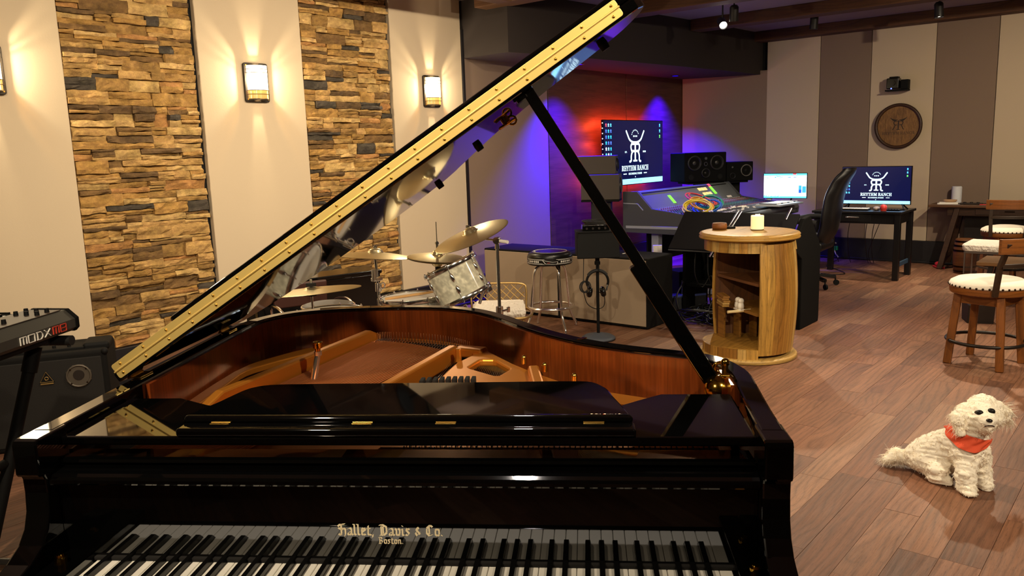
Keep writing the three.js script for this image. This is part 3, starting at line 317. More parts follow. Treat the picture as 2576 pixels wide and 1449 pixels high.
{ const hh = cymbal('hi_hat_cymbal', 'upper hi-hat cymbal, dome upward, left of the rack tom', [3.329, .958, -3.373], [.035, .996, .081], .178, .024);
  const h2 = cymbal('hi_hat_cymbal', 'lower hi-hat cymbal facing down just under the upper one', [3.327, .950, -3.371], [-.035, -.996, -.081], .178, .024);
  const st = thing('hi_hat_stand', 'chrome hi-hat stand with a thin rod sticking up through the cymbals', 'cymbal stand', [3.328, 0, -3.371]); obj('rod', cy(.0032, .0032, .34, .0, 1.0, 0, 8), M.chrome, st); obj('clutch', [cy(.008, .008, .05, 0, 1.03, 0, 12), cy(.012, .012, .012, 0, 1.045, 0, 6)], M.chrome, st); obj('cup', la([[0, .91], [.016, .91], [.03, .925], [.03, .93], [0, .93]], 18), M.rubber, st); obj('tube', cy(.012, .012, .86, 0, .48, 0, 14), M.chrome, st); obj('sleeve', cy(.017, .017, .06, 0, .885, 0, 14), M.rubber, st); tripod(st, .3, .24);
  const bs = thing('cymbal_stand', 'chrome boom cymbal stand right of the rack tom, holding the tilted crash cymbal', 'cymbal stand', [3.28, 0, -2.858]); const o = [3.28, 0, -2.858], rel = (p) => [p[0] - o[0], p[1], p[2] - o[2]];
  obj('pole', [rod([0, 0, 0], [0, .70, 0], .0125, 14), rod([0, .70, 0], rel([3.303, 1.075, -2.88]), .0095, 14)], M.chrome, bs); obj('clamp', [cy(.02, .02, .045, 0, .70, 0, 16), cy(.006, .006, .06, .02, .70, .02, 8, 0, 0, PI / 2), rb(.02, .03, .012, .003, .05, .70, .02)], M.chrome, bs);
  obj('boom_arm', [rod(rel([3.268, 1.098, -3.02]), rel([3.303, 1.085, -2.88]), .006, 12)], M.chrome, bs); obj('counterweight', rod(rel([3.304, 1.084, -2.865]), rel([3.299, 1.080, -2.80]), .0095, 14), M.whiteGloss, bs); obj('joint', [cy(.019, .019, .03, .023, 1.085, -.022, 18, 0, .3, PI / 2), rod(rel([3.303, 1.04, -2.88]), rel([3.303, 1.08, -2.88]), .014, 14, .010)], M.chrome, bs); obj('wing_nut', [rod(rel([3.262, 1.10, -3.03]), rel([3.248, 1.168, -3.042]), .004, 8), rb(.03, .016, .006, .003, -.033, 1.16, -.184)], M.chrome, bs); tripod(bs, .28, .28);
  const rs = thing('cymbal_stand', 'straight chrome cymbal stand under the ride cymbal before the stone column', 'cymbal stand', [3.11, 0, -3.66]); obj('pole', [cy(.0145, .0145, .72, 0, .36, 0, 14), rod([0, .72, 0], [.012, .99, -.03], .009, 12)], M.chrome, rs); obj('clamp', [cy(.02, .02, .05, .002, .79, -.004, 14), rb(.07, .022, .03, .004, -.01, .84, 0), rb(.022, .07, .02, .004, -.04, .87, .01), tor(.018, .004, .01, .80, .025, 0)], M.chrome, rs); obj('felt', [cy(.02, .02, .012, .016, .968, -.03, 14), cy(.018, .018, .014, .019, 1.006, -.032, 14)], M.felt, rs); obj('wing_nut', [cy(.006, .006, .04, .02, 1.02, -.033, 8), rb(.028, .012, .006, .002, .02, 1.026, -.033)], M.chrome, rs); tripod(rs, .3, .27);
  const ls = thing('cymbal_stand', 'cymbal stand with square black felts under the low left cymbal', 'cymbal stand', [2.552, 0, -3.55]); obj('pole', [cy(.013, .013, .70, -.01, .35, 0, 14), cy(.006, .006, .25, .0, .80, 0, 10)], M.chrome, ls); obj('clamp', [cy(.018, .018, .055, -.008, .725, 0, 14), tor(.014, .004, .03, .745, .02, 0), cy(.005, .005, .05, .01, .74, .01, 8, 0, 0, PI / 2)], M.chrome, ls); obj('felt', [rb(.04, .018, .04, .003, 0, .896, 0), rb(.038, .022, .038, .003, 0, .846, 0)], M.felt, ls); obj('cap', cy(.007, .007, .018, .001, .914, 0, 12), M.chrome, ls); tripod(ls, .28, .26); }
{ // dark digital piano against the stone, and the tube chair in front of it
  const t = thing('digital_piano', 'black upright digital piano with a sloping lid in front of the right stone column', 'piano', [3.52, 0, -4.83], -12.4 * D2R);
  obj('top', rb(.98, .028, .27, .006, -.02, .71, -.0), M.blackGloss, t); obj('front_panel', rb(.94, .28, .05, .006, -.02, .55, .085), M.blackGloss, t); obj('side_panel', ex([[-.12, 0], [.16, 0], [.14, .05], [.05, .30], [.10, .42], [.12, .70], [-.12, .70]].map(([a, b]) => [a, b]), .03, .003).rotateY(-PI / 2).translate(.46, 0, 0), M.black, t); obj('side_panel', ex([[-.12, 0], [.16, 0], [.14, .05], [.05, .30], [.10, .42], [.12, .70], [-.12, .70]], .03, .003).rotateY(-PI / 2).translate(-.46, 0, 0), M.black, t); obj('back_panel', bx(.92, .5, .015, -.01, .42, -.10), M.blackMatte, t); obj('strip', [rb(.05, .004, .004, .001, .2, .692, .113), rb(.14, .004, .004, .001, .4, .694, .113)], M.steel, t);
  const c = thing('tube_chair', 'chair with bent chrome tube arms standing between drums and digital piano', 'chair', [3.22, 0, -4.5], -.3); obj('seat', rb(.40, .05, .38, .02, 0, .44, 0), std(0x2b1710, .6), c); obj('backrest', rb(.38, .17, .03, .012, 0, .63, -.2, .12), std(0x3a1a10, .55), c);
  for (const s of [-1, 1]) { obj('arm_tube', tu([[s * .2, .42, -.2], [s * .22, .56, -.16], [s * .24, .60, -.02], [s * .24, .59, .12], [s * .22, .5, .2], [s * .2, .2, .21], [s * .2, .01, .21]], .0105, 40, 10), M.chrome, c); obj('leg', rod([s * .2, .43, -.2], [s * .21, .0, -.24], .0105), M.chrome, c); } }
{ // vanity chair with gold lattice back and woolly seat
  const t = thing('vanity_chair', 'low vanity chair with a gold lattice back and white woolly seat pad', 'chair', [4.50, 0, -3.93], 0); t.rotation.y = -0.871;
  obj('seat_pad', (() => { const g = new RoundedBoxGeometry(.40, .085, .40, 10, .04); const p = g.attributes.position; for (let i = 0; i < p.count; i++) { const x = p.getX(i), z = p.getZ(i), y = p.getY(i); p.setXYZ(i, x + (vn(z * 60, y * 60, 91) - .5) * .012, y + (vn(x * 55, z * 55, 92) - .5) * .012, z + (vn(x * 60, y * 60, 93) - .5) * .012); } g.computeVertexNormals(); return tf(g, 0, .385, 0); })(), M.wool, t, { label: 'white fleece seat pad' });
  const gold = std(0xb99a62, .35, .8), bars = []; obj('frame', [tu([[-.20, .36, .20], [-.20, .36, -.18], [.20, .36, -.18], [.20, .36, .20]], .011, 40, 8, true), tu([[-.21, .34, -.19], [-.215, .50, -.21], [-.18, .545, -.215], [0, .555, -.22], [.18, .545, -.215], [.215, .50, -.21], [.21, .34, -.19]], .008, 50, 8)], gold, t);
  for (let i = -4; i <= 4; i++) for (const s of [-1, 1]) { const x0 = i * .06, x1 = x0 + s * .14; const cl = (x) => Math.max(-.2, Math.min(.2, x)); const f0 = cl(x0), f1 = cl(x1); if (Math.abs(f1 - f0) < .02) continue; bars.push(rod([f0, .40 + .14 * Math.abs(f0 - x0) / .14, -.205], [f1, .40 + .14 * Math.abs(f1 - x0) / .14, -.214], .0045, 6)); }
  bars.forEach((b) => obj('lattice_rod', b, gold, t)); for (const [x, z] of [[-.18, .18], [.18, .18], [-.18, -.17], [.18, -.17]]) obj('leg', rod([x, .36, z], [x * 1.08, 0, z * 1.08], .011), gold, t); }
// acoustic gobos
for (const [z0, z1, lab] of [[-5.36, -4.437, 'low sound-absorbing gobo with a beige fabric front, left one behind the chrome stool'], [-4.425, -3.49, 'low sound-absorbing gobo with a beige fabric front, right one behind the headphone stand']]) { const zc = (z0 + z1) / 2, w = z1 - z0, t = thing('acoustic_gobo', lab, 'acoustic panel', [5.94, 0, zc]);
  obj('case', rb(.44, .615, w, .012, .225, .315, 0), M.tolex, t, { label: 'dark carpeted case' }); obj('fabric_front', rb(.014, .575, w - .03, .004, .001, .317, 0), std(0x9c8a74, .95, 0, { bumpMap: weave, bumpScale: .0006 }), t, { label: 'beige fabric front' }); if (zc > -4.2) obj('jack_plate', [rb(.05, .005, .012, .002, .22, .625, .1), cy(.006, .006, .012, .24, .628, .115, 10)], M.white, t); }
{ // chrome bar stool with printed band
  const band = ctex(1024, 96, (g, w, h) => { g.fillStyle = '#0a0b0a'; g.fillRect(0, 0, w, h); g.strokeStyle = '#e6e6e0'; g.lineWidth = 4; for (const y of [14, 24, h - 24, h - 14]) { g.beginPath(); g.moveTo(0, y); g.lineTo(w, y); g.stroke(); }
    for (let k = 0; k < 4; k++) { const x = 128 + k * 256; g.fillStyle = '#0a0b0a'; g.beginPath(); g.ellipse(x + 4, h / 2, 66, 44, 0, 0, 7); g.fill(); g.lineWidth = 4; g.beginPath(); g.moveTo(x - 52, h / 2 - 24); g.lineTo(x + 20, h / 2 + 2); g.lineTo(x + 56, h / 2 - 2); g.quadraticCurveTo(x + 62, h / 2 + 34, x + 34, h / 2 + 32); g.lineTo(x - 30, h / 2 + 26); g.closePath(); g.stroke(); g.fillStyle = '#b02018'; g.fillRect(x - 18, h / 2 + 10, 20, 6); g.fillStyle = '#e6e6e0'; for (const s of [-1, 1]) for (const q of [84, 100, 116]) { g.beginPath(); g.moveTo(x + s * q, h / 2 - 16); g.lineTo(x + s * (q + 12), h / 2); g.lineTo(x + s * q, h / 2 + 16); g.lineTo(x + s * (q - 5), h / 2); g.fill(); } } });
  const t = thing('bar_stool', 'chrome swivel bar stool with a black padded seat and printed band, before the beige gobos', 'stool', [5.57, 0, -4.25]);
  const cu = obj('seat', la([[0, .700], [.10, .699], [.16, .692], [.188, .676], [.197, .655], [.197, .60], [.19, .585], [0, .585]], 56), phy(0x0c0d0c, .32), t, { label: 'black vinyl cushion' }); obj('printed_band', tf(new THREE.CylinderGeometry(.1985, .1985, .058, 72, 1, true, -.138), 0, .622, 0), phy(0xffffff, .35, 0, { map: band }), cu, { uv: true, label: 'white guitar and line print' });
  obj('top_print', [...Array.from({ length: 15 }, (_, i) => { const a = -2.6 + i * .13; return rb(.009, .0012, .014 + .004 * (i % 3), .0005, Math.cos(a) * .135, .697, Math.sin(a) * .135, 0, -a, 0); }), tor(.15, .0012, 0, .6945, 0, PI / 2, 0, 0, 60, 6)], M.white, cu);
  for (let i = 0; i < 4; i++) { const a = i * PI / 2 + .42, c = Math.cos(a), s = Math.sin(a); obj('leg', tu([[c * .02, .572, s * .02], [c * .10, .568, s * .10], [c * .145, .54, s * .145], [c * .165, .46, s * .165], [c * .185, .25, s * .185], [c * .20, .14, s * .20], [c * .25, .03, s * .25], [c * .252, .005, s * .252]], .0125, 44, 12), M.chrome, t); }
  obj('foot_ring', [tor(.195, .0115, 0, .205, 0), tor(.217, .006, 0, .205, 0)], M.chrome, t); obj('swivel_plate', la([[.0, .575], [.09, .575], [.13, .586], [0, .588]], 24), M.chrome, t); }
{ // headphone amp stand
  const t = thing('headphone_stand', 'black stand on a round grey base with a small tray box on top', 'stand', [5.45, 0, -3.67], 0); obj('base', la([[0, .055], [.03, .055], [.05, .046], [.11, .036], [.138, .02], [.142, 0], [0, 0]], 40), std(0x4c525c, .5), t); obj('pole', [cy(.013, .013, .68, 0, .38, 0, 16), cy(.018, .018, .07, 0, .66, 0, 16)], M.black, t); obj('clip', [rb(.03, .03, .04, .004, 0, .64, 0), rod([-.01, .63, .02], [-.03, .575, .03], .006), rod([.02, .63, .0], [.03, .58, -.02], .006)], M.black, t);
  const trayTurn = -50 * D2R; const tray = obj('tray', [rb(.345, .215, .02, .008, 0, .795, .07, -.18), rb(.345, .014, .22, .005, 0, .90, -.04), rb(.014, .19, .18, .004, -.165, .805, -.02), rb(.014, .19, .18, .004, .165, .805, -.02)].map((g) => g.rotateY(trayTurn)), M.black, t);
  const box = thing('headphone_amp', 'small black headphone amplifier with silver knobs on top of the stand', 'amplifier', [5.47, .907, -3.70], trayTurn); obj('body', rb(.22, .045, .12, .005, 0, .0235, 0), M.blackGloss, box); for (let i = 0; i < 4; i++) obj('knob', cy(.009, .009, .012, -.075 + i * .05, .02, .065, 14, PI / 2), M.chrome, box);
  single('cable_coil', [0, 1, 2, 3].map((i) => tor(.085 + .008 * i, .004, 0, .008 + .008 * i, 0, PI / 2, 0, 0, 40, 6)), M.cable, 'coil of black cable lying on the headphone amplifier', 'cable', { pos: [5.46, .953, -3.69] });
  const h = thing('headphones', 'black over-ear headphones hanging from the stand pole', 'headphones', [5.425, .49, -3.655], -48 * D2R); obj('headband', [tu(Array.from({ length: 15 }, (_, i) => { const a = -.35 + (PI + .7) * i / 14; return V(Math.cos(a) * .088, Math.sin(a) * .088, 0); }), .010, 50, 10)], M.black, h); obj('pad', tu(Array.from({ length: 9 }, (_, i) => { const a = .6 + (PI - 1.2) * i / 8; return V(Math.cos(a) * .092, Math.sin(a) * .092, 0); }), .014, 30, 10), M.rubber, h);
  for (const s of [-1, 1]) { obj('ear_cup', [tf(la([[0, .022], [.03, .02], [.043, .008], [.043, -.01], [.035, -.02], [0, -.02]], 28), s * .055 - .012, -.085, .0, 0, 0, PI / 2 + s * .2), rod([s * .083, -.03, 0], [s * .07, -.075, .01], .007)], M.blackGloss, h); }
  single('headphone_cable', [tu([[5.415, .872, -3.782], [5.40, .70, -3.77], [5.378, .56, -3.76], [5.37, .49, -3.757]], .0035, 30, 6), tu([[5.37, .40, -3.757], [5.40, .30, -3.74], [5.47, .25, -3.70], [5.52, .27, -3.66], [5.50, .36, -3.64], [5.44, .40, -3.65]], .0035, 40, 6), ...[0, 1, 2, 3].map((i) => tf(new THREE.TorusGeometry(.040 + .003 * (i % 2), .0045, 8, 28).scale(.85, 1.1, 1), 5.375 + .004 * i, .445, -3.757 + .006 * i, 0, -.85, 0))], M.cable, 'thin black headphone cable with a wound loop hanging left of the headphones', 'cable'); }
{ // instrument combo amplifier
  const t = thing('combo_amplifier', 'black combo amplifier with a round horn grille left of the piano', 'amplifier', [1.69, -.0, -4.98], -30.5 * D2R);
  obj('cabinet', rb(.74, .535, .38, .02, 0, .2675, 0), M.tolex, t); obj('grille', rb(.68, .47, .012, .005, 0, .265, .191), std(0x15120f, .9, 0, { bumpMap: weave, bumpScale: .0012 }), t); obj('control_panel', rb(.60, .03, .14, .006, -.05, .535, .06), M.black, t); for (let i = 0; i < 7; i++) obj('knob', cy(.009, .010, .014, -.28 + i * .075, .556, .09, 12), M.black, t);
  obj('corner', [rb(.14, .05, .2, .02, .31, .54, .02), sp(.02, .36, .522, .18, 12)], M.black, t); obj('handle', tu([[-.30, .43, .2], [-.34, .44, .215], [-.36, .40, .215], [-.36, .33, .2]], .011, 24, 8), M.grey, t);
  const horn = obj('horn', [cy(.068, .068, .012, .22, .40, .197, 8, PI / 2, PI / 8), tor(.060, .006, .22, .40, .203, 0, 0, 0, 36, 8)], std(0x5c544a, .45, .5), t, { label: 'round metal horn grille' }); obj('throat', cy(.028, .03, .008, .22, .405, .203, 24, PI / 2), M.dark, horn);
  for (const a of [.78, 2.36, 3.93, 5.5]) obj('screw', sp(.005, .22 + Math.cos(a) * .056, .40 + Math.sin(a) * .056, .207, 8), M.nail, horn);
  const lg = std(0x9a7c48, .4, .5); obj('badge', [ex([[-.038, -.024], [.038, -.024], [0, .042]], .006, .002).translate(.06, .405, .196)], M.black, t); obj('badge_emblem', [bar([.027, .384, .204], [.093, .384, .204], .003, .002), bar([.027, .384, .204], [.06, .442, .204], .003, .002), bar([.093, .384, .204], [.06, .442, .204], .003, .002), tor(.009, .0022, .06, .404, .204, 0, 0, 0, 20, 6), rod([.066, .398, .204], [.054, .394, .204], .002), rb(.064, .007, .002, .0005, .06, .374, .203)], lg, t); }
{ // synthesizer on its stand; built in piano-side axes: x away from the piano, z toward the camera side
  const t = thing('synthesizer', 'grey synthesizer keyboard seen from behind at the far left, white and red lettering', 'synthesizer', [.966, 0, -1.148], -55.4 * D2R), Q = (u, y, w) => V(u, y, -w);
  const prof2 = [[-2.16, .885], [-1.75, .885], [-1.735, .90], [-1.735, .935], [-1.775, .972], [-1.93, .975], [-1.94, .955], [-2.15, .945], [-2.16, .93]];
  obj('body', ex(prof2, 1.34, .004).translate(0, 0, -1.66), std(0x35342f, .55), t); obj('top_panel', rb(.155, .004, 1.28, .001, -1.852, .9755, -.99), std(0x3e342c, .5), t); obj('end_cap', ex(prof2.map(([a, b]) => [a + (a < -2 ? -.004 : .004), b + (b > .93 ? .003 : -.003)]), .022, .003).translate(0, 0, -1.678), M.blackMatte, t); obj('underside', rb(.2, .03, 1.1, .01, -1.87, .872, -.98), M.black, t);
  for (let i = 0; i < 52; i++) obj('white_key', rb(.15, .016, .0215, .002, -2.055, .958, -1.595 + i * .0232), M.ivory, t); for (let i = 0; i < 51; i++) if ([0, 2, 3, 5, 6].includes(i % 7)) obj('black_key', rb(.09, .018, .011, .002, -2.01, .970, -1.595 + (i + .5) * .0232), M.ebony, t);
  const kb = []; for (let i = 0; i < 6; i++) kb.push([-1.80 - .045 * (i % 3), -1.58 + .06 * Math.floor(i / 3)]); for (let i = 0; i < 8; i++) kb.push([-1.82 - .05 * (i % 2), -1.36 + .035 * (i >> 1)]); kb.forEach(([u, z]) => obj('knob', cy(.008, .0095, .018, u, .985, z, 14), M.black, t)); for (let i = 0; i < 8; i++) obj('fader_cap', rb(.016, .014, .008, .002, -1.87, .983, -1.19 + i * .022), M.pale, t);
  obj('buttons', Array.from({ length: 40 }, (_, i) => rb(.008, .004, .012, .001, -1.795 - .02 * (i % 2), .979, -1.16 + .03 * (i >> 1))), M.pale, t, { kind: 'stuff' }); obj('display', rb(.085, .003, .16, .001, -1.86, .979, -.96), std(0x8a7a66, .3), t); obj('jacks', Array.from({ length: 9 }, (_, i) => cy(.006, .006, .004, -1.7335, .912, -1.16 + i * .06, 12, 0, 0, PI / 2)), M.steel, t, { kind: 'stuff' });
  // lettering drawn as thin raised bars on the sloped back edge
  const seg = { M: [[0, 0, 0, 1], [0, 1, 1, 1], [1, 1, 1, 0], [.5, 1, .5, 0]], O: [[0, 0, 0, 1], [0, 1, 1, 1], [1, 1, 1, 0], [1, 0, 0, 0]], D: [[.15, 0, .15, 1], [0, 1, .7, 1], [.7, 1, 1, .6], [1, .6, 1, .3], [1, .3, .7, 0], [.7, 0, 0, 0]], X: [[0, 0, 1, 1], [0, 1, 1, 0]], 8: [[0, 0, 0, 1], [0, 1, 1, 1], [1, 1, 1, 0], [1, 0, 0, 0], [0, .5, 1, .5]] };
  const word = (str, z0, sz, wid) => str.split('').flatMap((c, i) => seg[c].map(([a, b, d, e]) => { const f = (x, y) => { const k = (y + .1) * .8; return V(-1.7325 - .038 * Math.max(0, 0), .897 + .036 * k, z0 - i * (wid + .006) - x * wid * .86); }; return bar(f(a, b), f(d, e), .0025, .0042, V(1, 0, 0), 0); }));
  obj('lettering', word('MODX', -1.32, .03, .040), M.whiteGloss, t); obj('lettering', word('M8', -1.51, .03, .040), std(0xc8402c, .5), t);
  const s = thing('keyboard_stand', 'black tubular keyboard stand carrying the synthesizer', 'stand', [.966, 0, -1.148], -55.4 * D2R);
  for (const w of [1.56, .75]) { obj('support_arm', [rod(Q(-2.16, .855, w), Q(-1.80, .858, w), .015, 14), rod(Q(-1.84, .850, w + .06), Q(-1.735, .850, w + .06), .021, 16)], M.rubber, s); obj('leg', [rod(Q(-1.86, .84, w), Q(-1.98, .03, w - .26), .024, 14), rod(Q(-1.86, .84, w), Q(-1.875, .74, w - .03), .03, 14)], M.black, s); obj('foot_tube', rod(Q(-2.30, .026, w - .26), Q(-1.72, .026, w - .26), .022, 14), M.steel, s); }
  obj('crossbar', rod(Q(-1.93, .4, 1.42), Q(-1.93, .4, .61), .018, 12), M.black, s); }
// ---------- the mixing corner ----------
const logo = (g, cx, cy, s, col) => { g.save(); g.translate(cx, cy); g.scale(s, s); g.fillStyle = g.strokeStyle = col; g.lineCap = 'round'; g.lineJoin = 'round'; g.lineWidth = 11;
  for (const m of [-1, 1]) { g.save(); g.scale(m, 1); g.beginPath(); g.moveTo(0, -42); g.quadraticCurveTo(40, -40, 62, -62); g.lineTo(88, -100); g.stroke(); g.lineWidth = 12; g.beginPath(); g.moveTo(10, -34); g.lineTo(34, -34); g.quadraticCurveTo(52, -22, 34, 4); g.lineTo(12, 4); g.moveTo(26, 6); g.quadraticCurveTo(44, 20, 40, 46); g.quadraticCurveTo(40, 58, 54, 58); g.stroke(); g.restore(); }
  g.fillRect(-7, -40, 14, 96); g.fillRect(-20, 50, 40, 9); g.lineWidth = 6; g.setLineDash([5, 5]); g.lineCap = 'butt'; g.beginPath(); g.arc(0, -70, 36, PI * 1.1, PI * 1.9); g.stroke(); g.setLineDash([]); for (const x of [-15, 0, 15]) { g.beginPath(); g.arc(x, -74, 5, 0, 7); g.fill(); }
  g.font = 'bold 12px sans-serif'; g.textAlign = 'center'; g.fillText('EST.', -92, 12); for (let i = 0; i < 4; i++) g.fillRect(78 + i * 8, 3, 5, 9);
  g.font = 'bold 37px serif'; g.fillText('RHYTHM RANCH', 0, 106, 270); g.font = 'bold 14px sans-serif'; g.fillText('RECORDING STUDIO', 0, 127, 150); g.fillRect(-118, 119, 32, 5); g.fillRect(86, 119, 32, 5); g.beginPath(); g.arc(0, 139, 3.4, 0, 7); g.fill(); g.restore(); };
const desktop = ctex(1024, 576, (g, w, h) => { g.fillStyle = '#070a2c'; g.fillRect(0, 0, w, h); const cols = ['#58c8f0', '#3c8cf0', '#8fe0ff', '#2fb4d8', '#e8f4ff', '#4a70e0'];
  reseed(5); for (let c = 0; c < 3; c++) for (let r = 0; r < 9; r++) { if (r === 8 && c) continue; g.fillStyle = r === 0 && c === 0 ? '#e05060' : cols[Math.floor(rnd() * 6)]; g.beginPath(); g.arc(34 + c * 38, 36 + r * 52, 11, 0, 7); g.fill(); g.fillRect(24 + c * 38, 48 + r * 52, 22, 6); } for (let r = 0; r < 3; r++) { g.fillStyle = r === 2 ? '#60d060' : '#50b8f0'; g.beginPath(); g.arc(970, 34 + r * 52, 11, 0, 7); g.fill(); g.fillRect(959, 47 + r * 52, 22, 6); }
  logo(g, 520, 268, 1.75, '#d8fbff'); g.fillStyle = '#8fd8ff'; g.fillRect(0, 528, w, 48); g.fillStyle = '#6ab4e8'; for (let i = 0; i < 9; i++) g.fillRect(430 + i * 24, 544, 14, 14); });
const dawTex = ctex(512, 288, (g, w, h) => { g.fillStyle = '#f6fbff'; g.fillRect(0, 0, w, h); g.fillStyle = '#50c8e8'; g.fillRect(0, 0, w, 22); g.fillRect(0, 268, w, 20); reseed(9); for (let i = 0; i < 40; i++) { g.fillStyle = ['#2a98c8', '#a0e0f0', '#3070b0'][i % 3]; g.fillRect(rnd() * 420, 24 + rnd() * 22, 8 + rnd() * 30, 5); g.fillRect(rnd() * 200, 256 + rnd() * 18, 6 + rnd() * 14, 4); } g.fillStyle = '#e04850'; g.fillRect(350, 0, 40, 14); g.fillStyle = '#3088d8'; g.fillRect(420, 140, 34, 90); g.fillRect(462, 150, 46, 76); g.fillStyle = '#1848a0'; g.fillRect(424, 190, 28, 40); g.fillStyle = '#a0d8f0'; g.fillRect(424, 60, 30, 60); g.fillRect(0, 66, 360, 3); });
const screenMat = (tex, k) => new THREE.MeshStandardMaterial({ color: 0x050505, roughness: .25, emissive: 0xffffff, emissiveMap: tex, emissiveIntensity: k });
const face = (w, h) => new THREE.PlaneGeometry(w, h);
function rectLight(par, w, h, col, I, pos, look) { const l = new THREE.RectAreaLight(col, I, w, h); l.position.set(...pos); par.add(l); l.lookAt(...look); return l; }
{ // television on the dark wood wall with red backlight
  const t = thing('television', 'large wall television with bull-horn logo and red glow behind it', 'television', [9.12, 1.5, -5.55]);
  obj('frame', rb(1.45, .82, .035, .006, 0, 0, -.004), M.blackGloss, t); obj('screen', tf(face(1.43, .80), 0, 0, .0145), screenMat(desktop, L.screen), t, { uv: true }); obj('bracket', bx(.5, .35, .14, 0, 0, -.09), M.black, t);
  const redG = glow(0xff2010, new THREE.Color(1, .06, .02), 2.2); obj('light_strip', [bx(.012, .74, .004, -.705, 0, -.025), bx(1.36, .012, .004, 0, .395, -.025), bx(1.36, .012, .004, 0, -.395, -.025)], redG, t, { label: 'red light strip' });
  for (let i = 0; i < 12; i++) obj('led', sp(.0065, -.729, .37 - i * .063, .002, 8), glow(0xffffff, new THREE.Color(1, .9, .7), 3), t);
  for (let i = 0; i < 14; i++) { const q = i < 4 ? [-.69, .32 - i * .21] : i < 9 ? [-.55 + (i - 4) * .26, .375] : [-.55 + (i - 9) * .26, -.375]; const p = new THREE.PointLight(new THREE.Color(1, .07, .02), L.red * .075, 0, 2); p.position.set(q[0], q[1], -.06); p.castShadow = true; p.shadow.radius = 1; t.add(p); }
  rectLight(t, 1.4, .78, new THREE.Color(.25, .45, 1), .35, [0, 0, .03], [9.12, 1.5, 0]); }
{ // mixing console: profile in (z, y), length along x
  const t = thing('mixing_console', 'large grey mixing console with sloping meter bridge and rows of knobs', 'mixing console', [7.66, 0, 0]);
  const X = (pts, d, b = .004) => ex(pts.map(([z, y]) => [-z, y]), d, b).rotateY(PI / 2);
  obj('body', X([[-4.78, .64], [-4.78, 1.075], [-4.62, 1.08], [-4.44, .895], [-3.78, .80], [-3.70, .775], [-3.72, .72], [-3.95, .66]], 2.24), std(0x5c6266, .55), t);
  obj('end_panel', X([[-4.79, .64], [-4.79, 1.085], [-4.61, 1.09], [-4.43, .905], [-4.2, .875], [-3.80, .815], [-3.68, .785], [-3.69, .71], [-3.95, .63]], .03).translate(-.03, 0, 0), std(0x43464a, .5), t);
  obj('end_panel', X([[-4.79, .64], [-4.79, 1.085], [-4.61, 1.09], [-4.43, .905], [-3.80, .815], [-3.68, .785], [-3.69, .71], [-3.95, .63]], .03).translate(2.24, 0, 0), std(0x43464a, .5), t);
  obj('trim_line', [bar([-.034, .96, -4.78], [-.034, .955, -4.60], .004, .012), bar([-.034, .955, -4.60], [-.034, .885, -4.53], .004, .012), bar([-.034, .70, -4.1], [-.034, .725, -3.95], .004, .05), bar([-.034, .70, -4.75], [-.034, .705, -4.1], .004, .03)], M.pale, t);
  obj('arm_rest', [rod([0, .785, -3.705], [2.24, .785, -3.705], .03, 16)], std(0x5a5c5e, .6), t);
  const on = (x, k, up2 = 0) => { const z = -4.42 + k * .62, y = .893 - k * .089 + up2; return [x, y, z]; };
  const tint = [0x888c90, 0x7c3038, 0x2c6a5c, 0x2c4660, 0x35383c, 0x7c3038, 0x2c6a5c, 0x2c4660].map((c) => std(c, .5)), rows = tint.map(() => []);
  for (let i = 0; i < 46; i++) for (let r = 0; r < 11; r++) { const p = on(.08 + i * .0456, .02 + r * .064, .007); rows[[0, 1, 0, 1, 4, 2, 2, 4, 3, 5, 0][r]].push(cy(.0062, .0078, .016, ...p, 6)); } rows.forEach((g, i) => g.length && obj('knobs', g, tint[i], t, { kind: 'stuff' }));
  const fd = []; for (let i = 0; i < 34; i++) { const p = on(.10 + i * .062, .76 + .14 * vn(i * .9, 0, 3), .008); fd.push(rb(.016, .014, .03, .003, ...p)); } obj('fader_caps', fd, M.white, t, { kind: 'stuff' }); obj('fader_panel', tf(bx(2.1, .004, .2), 1.12, .8255, -3.895, .143), M.gunmetal, t);
  // lit keys and meters on the bridge
  const onB = (x, k) => [x, 1.08 - k * .185 + .004, -4.62 + k * .18 + .004], a = -.80 + PI / 2 - .0;
  for (let r = 0; r < 2; r++) for (let c = 0; c < 3; c++) obj('lit_button', rb(.062, .008, .045, .003, ...onB(1.36 + c * .078 + r * .03, .26 + r * .30), .80), glow(0xd8b860, new THREE.Color(1, .75, .3), .7), t);
  for (const [x, k, n] of [[1.66, .24, 2], [.545, .45, 2]]) for (let c = 0; c < n; c++) { const gg = glow(0x50e020, new THREE.Color(.25, 1, .05), 1.3); obj('meter', rb(.022, .006, .12, .002, ...onB(x + c * .035, k + .16), .80), gg, t, { label: 'green level meter' }); if (n === 2 && x > 1) obj('meter_peak', rb(.022, .006, .045, .002, ...onB(x + c * .035, k - .16), .80), glow(0xff4050, new THREE.Color(1, .1, .15), 1.2), t); }
  obj('name_plate', rb(.12, .004, .03, .001, ...onB(1.95, .9), .8), M.white, t); obj('slot', rb(2.1, .004, .012, .001, ...onB(1.1, .1), .8), M.black, t);
  for (const x of [.12, 2.1]) obj('leg', [rb(.09, .64, .09, .01, x, .32, -4.45), rb(.08, .05, .9, .01, x, .03, -4.2)], M.pale, t); obj('modesty_panel', bx(1.9, .35, .02, 1.12, .46, -4.6), M.black, t);
  const kb = thing('control_surface', 'pale control surface with keys lit blue by the white monitor', 'controller', [9.35, .86, -3.70], -.08); obj('tray', rb(.62, .025, .30, .008, 0, -.01, 0), M.pale, kb); for (let i = 0; i < 11; i++) obj('key_row', rb(.04, .012, .20, .003, -.27 + i * .053, .008, -.01), i % 3 ? M.white : M.gunmetal, kb);
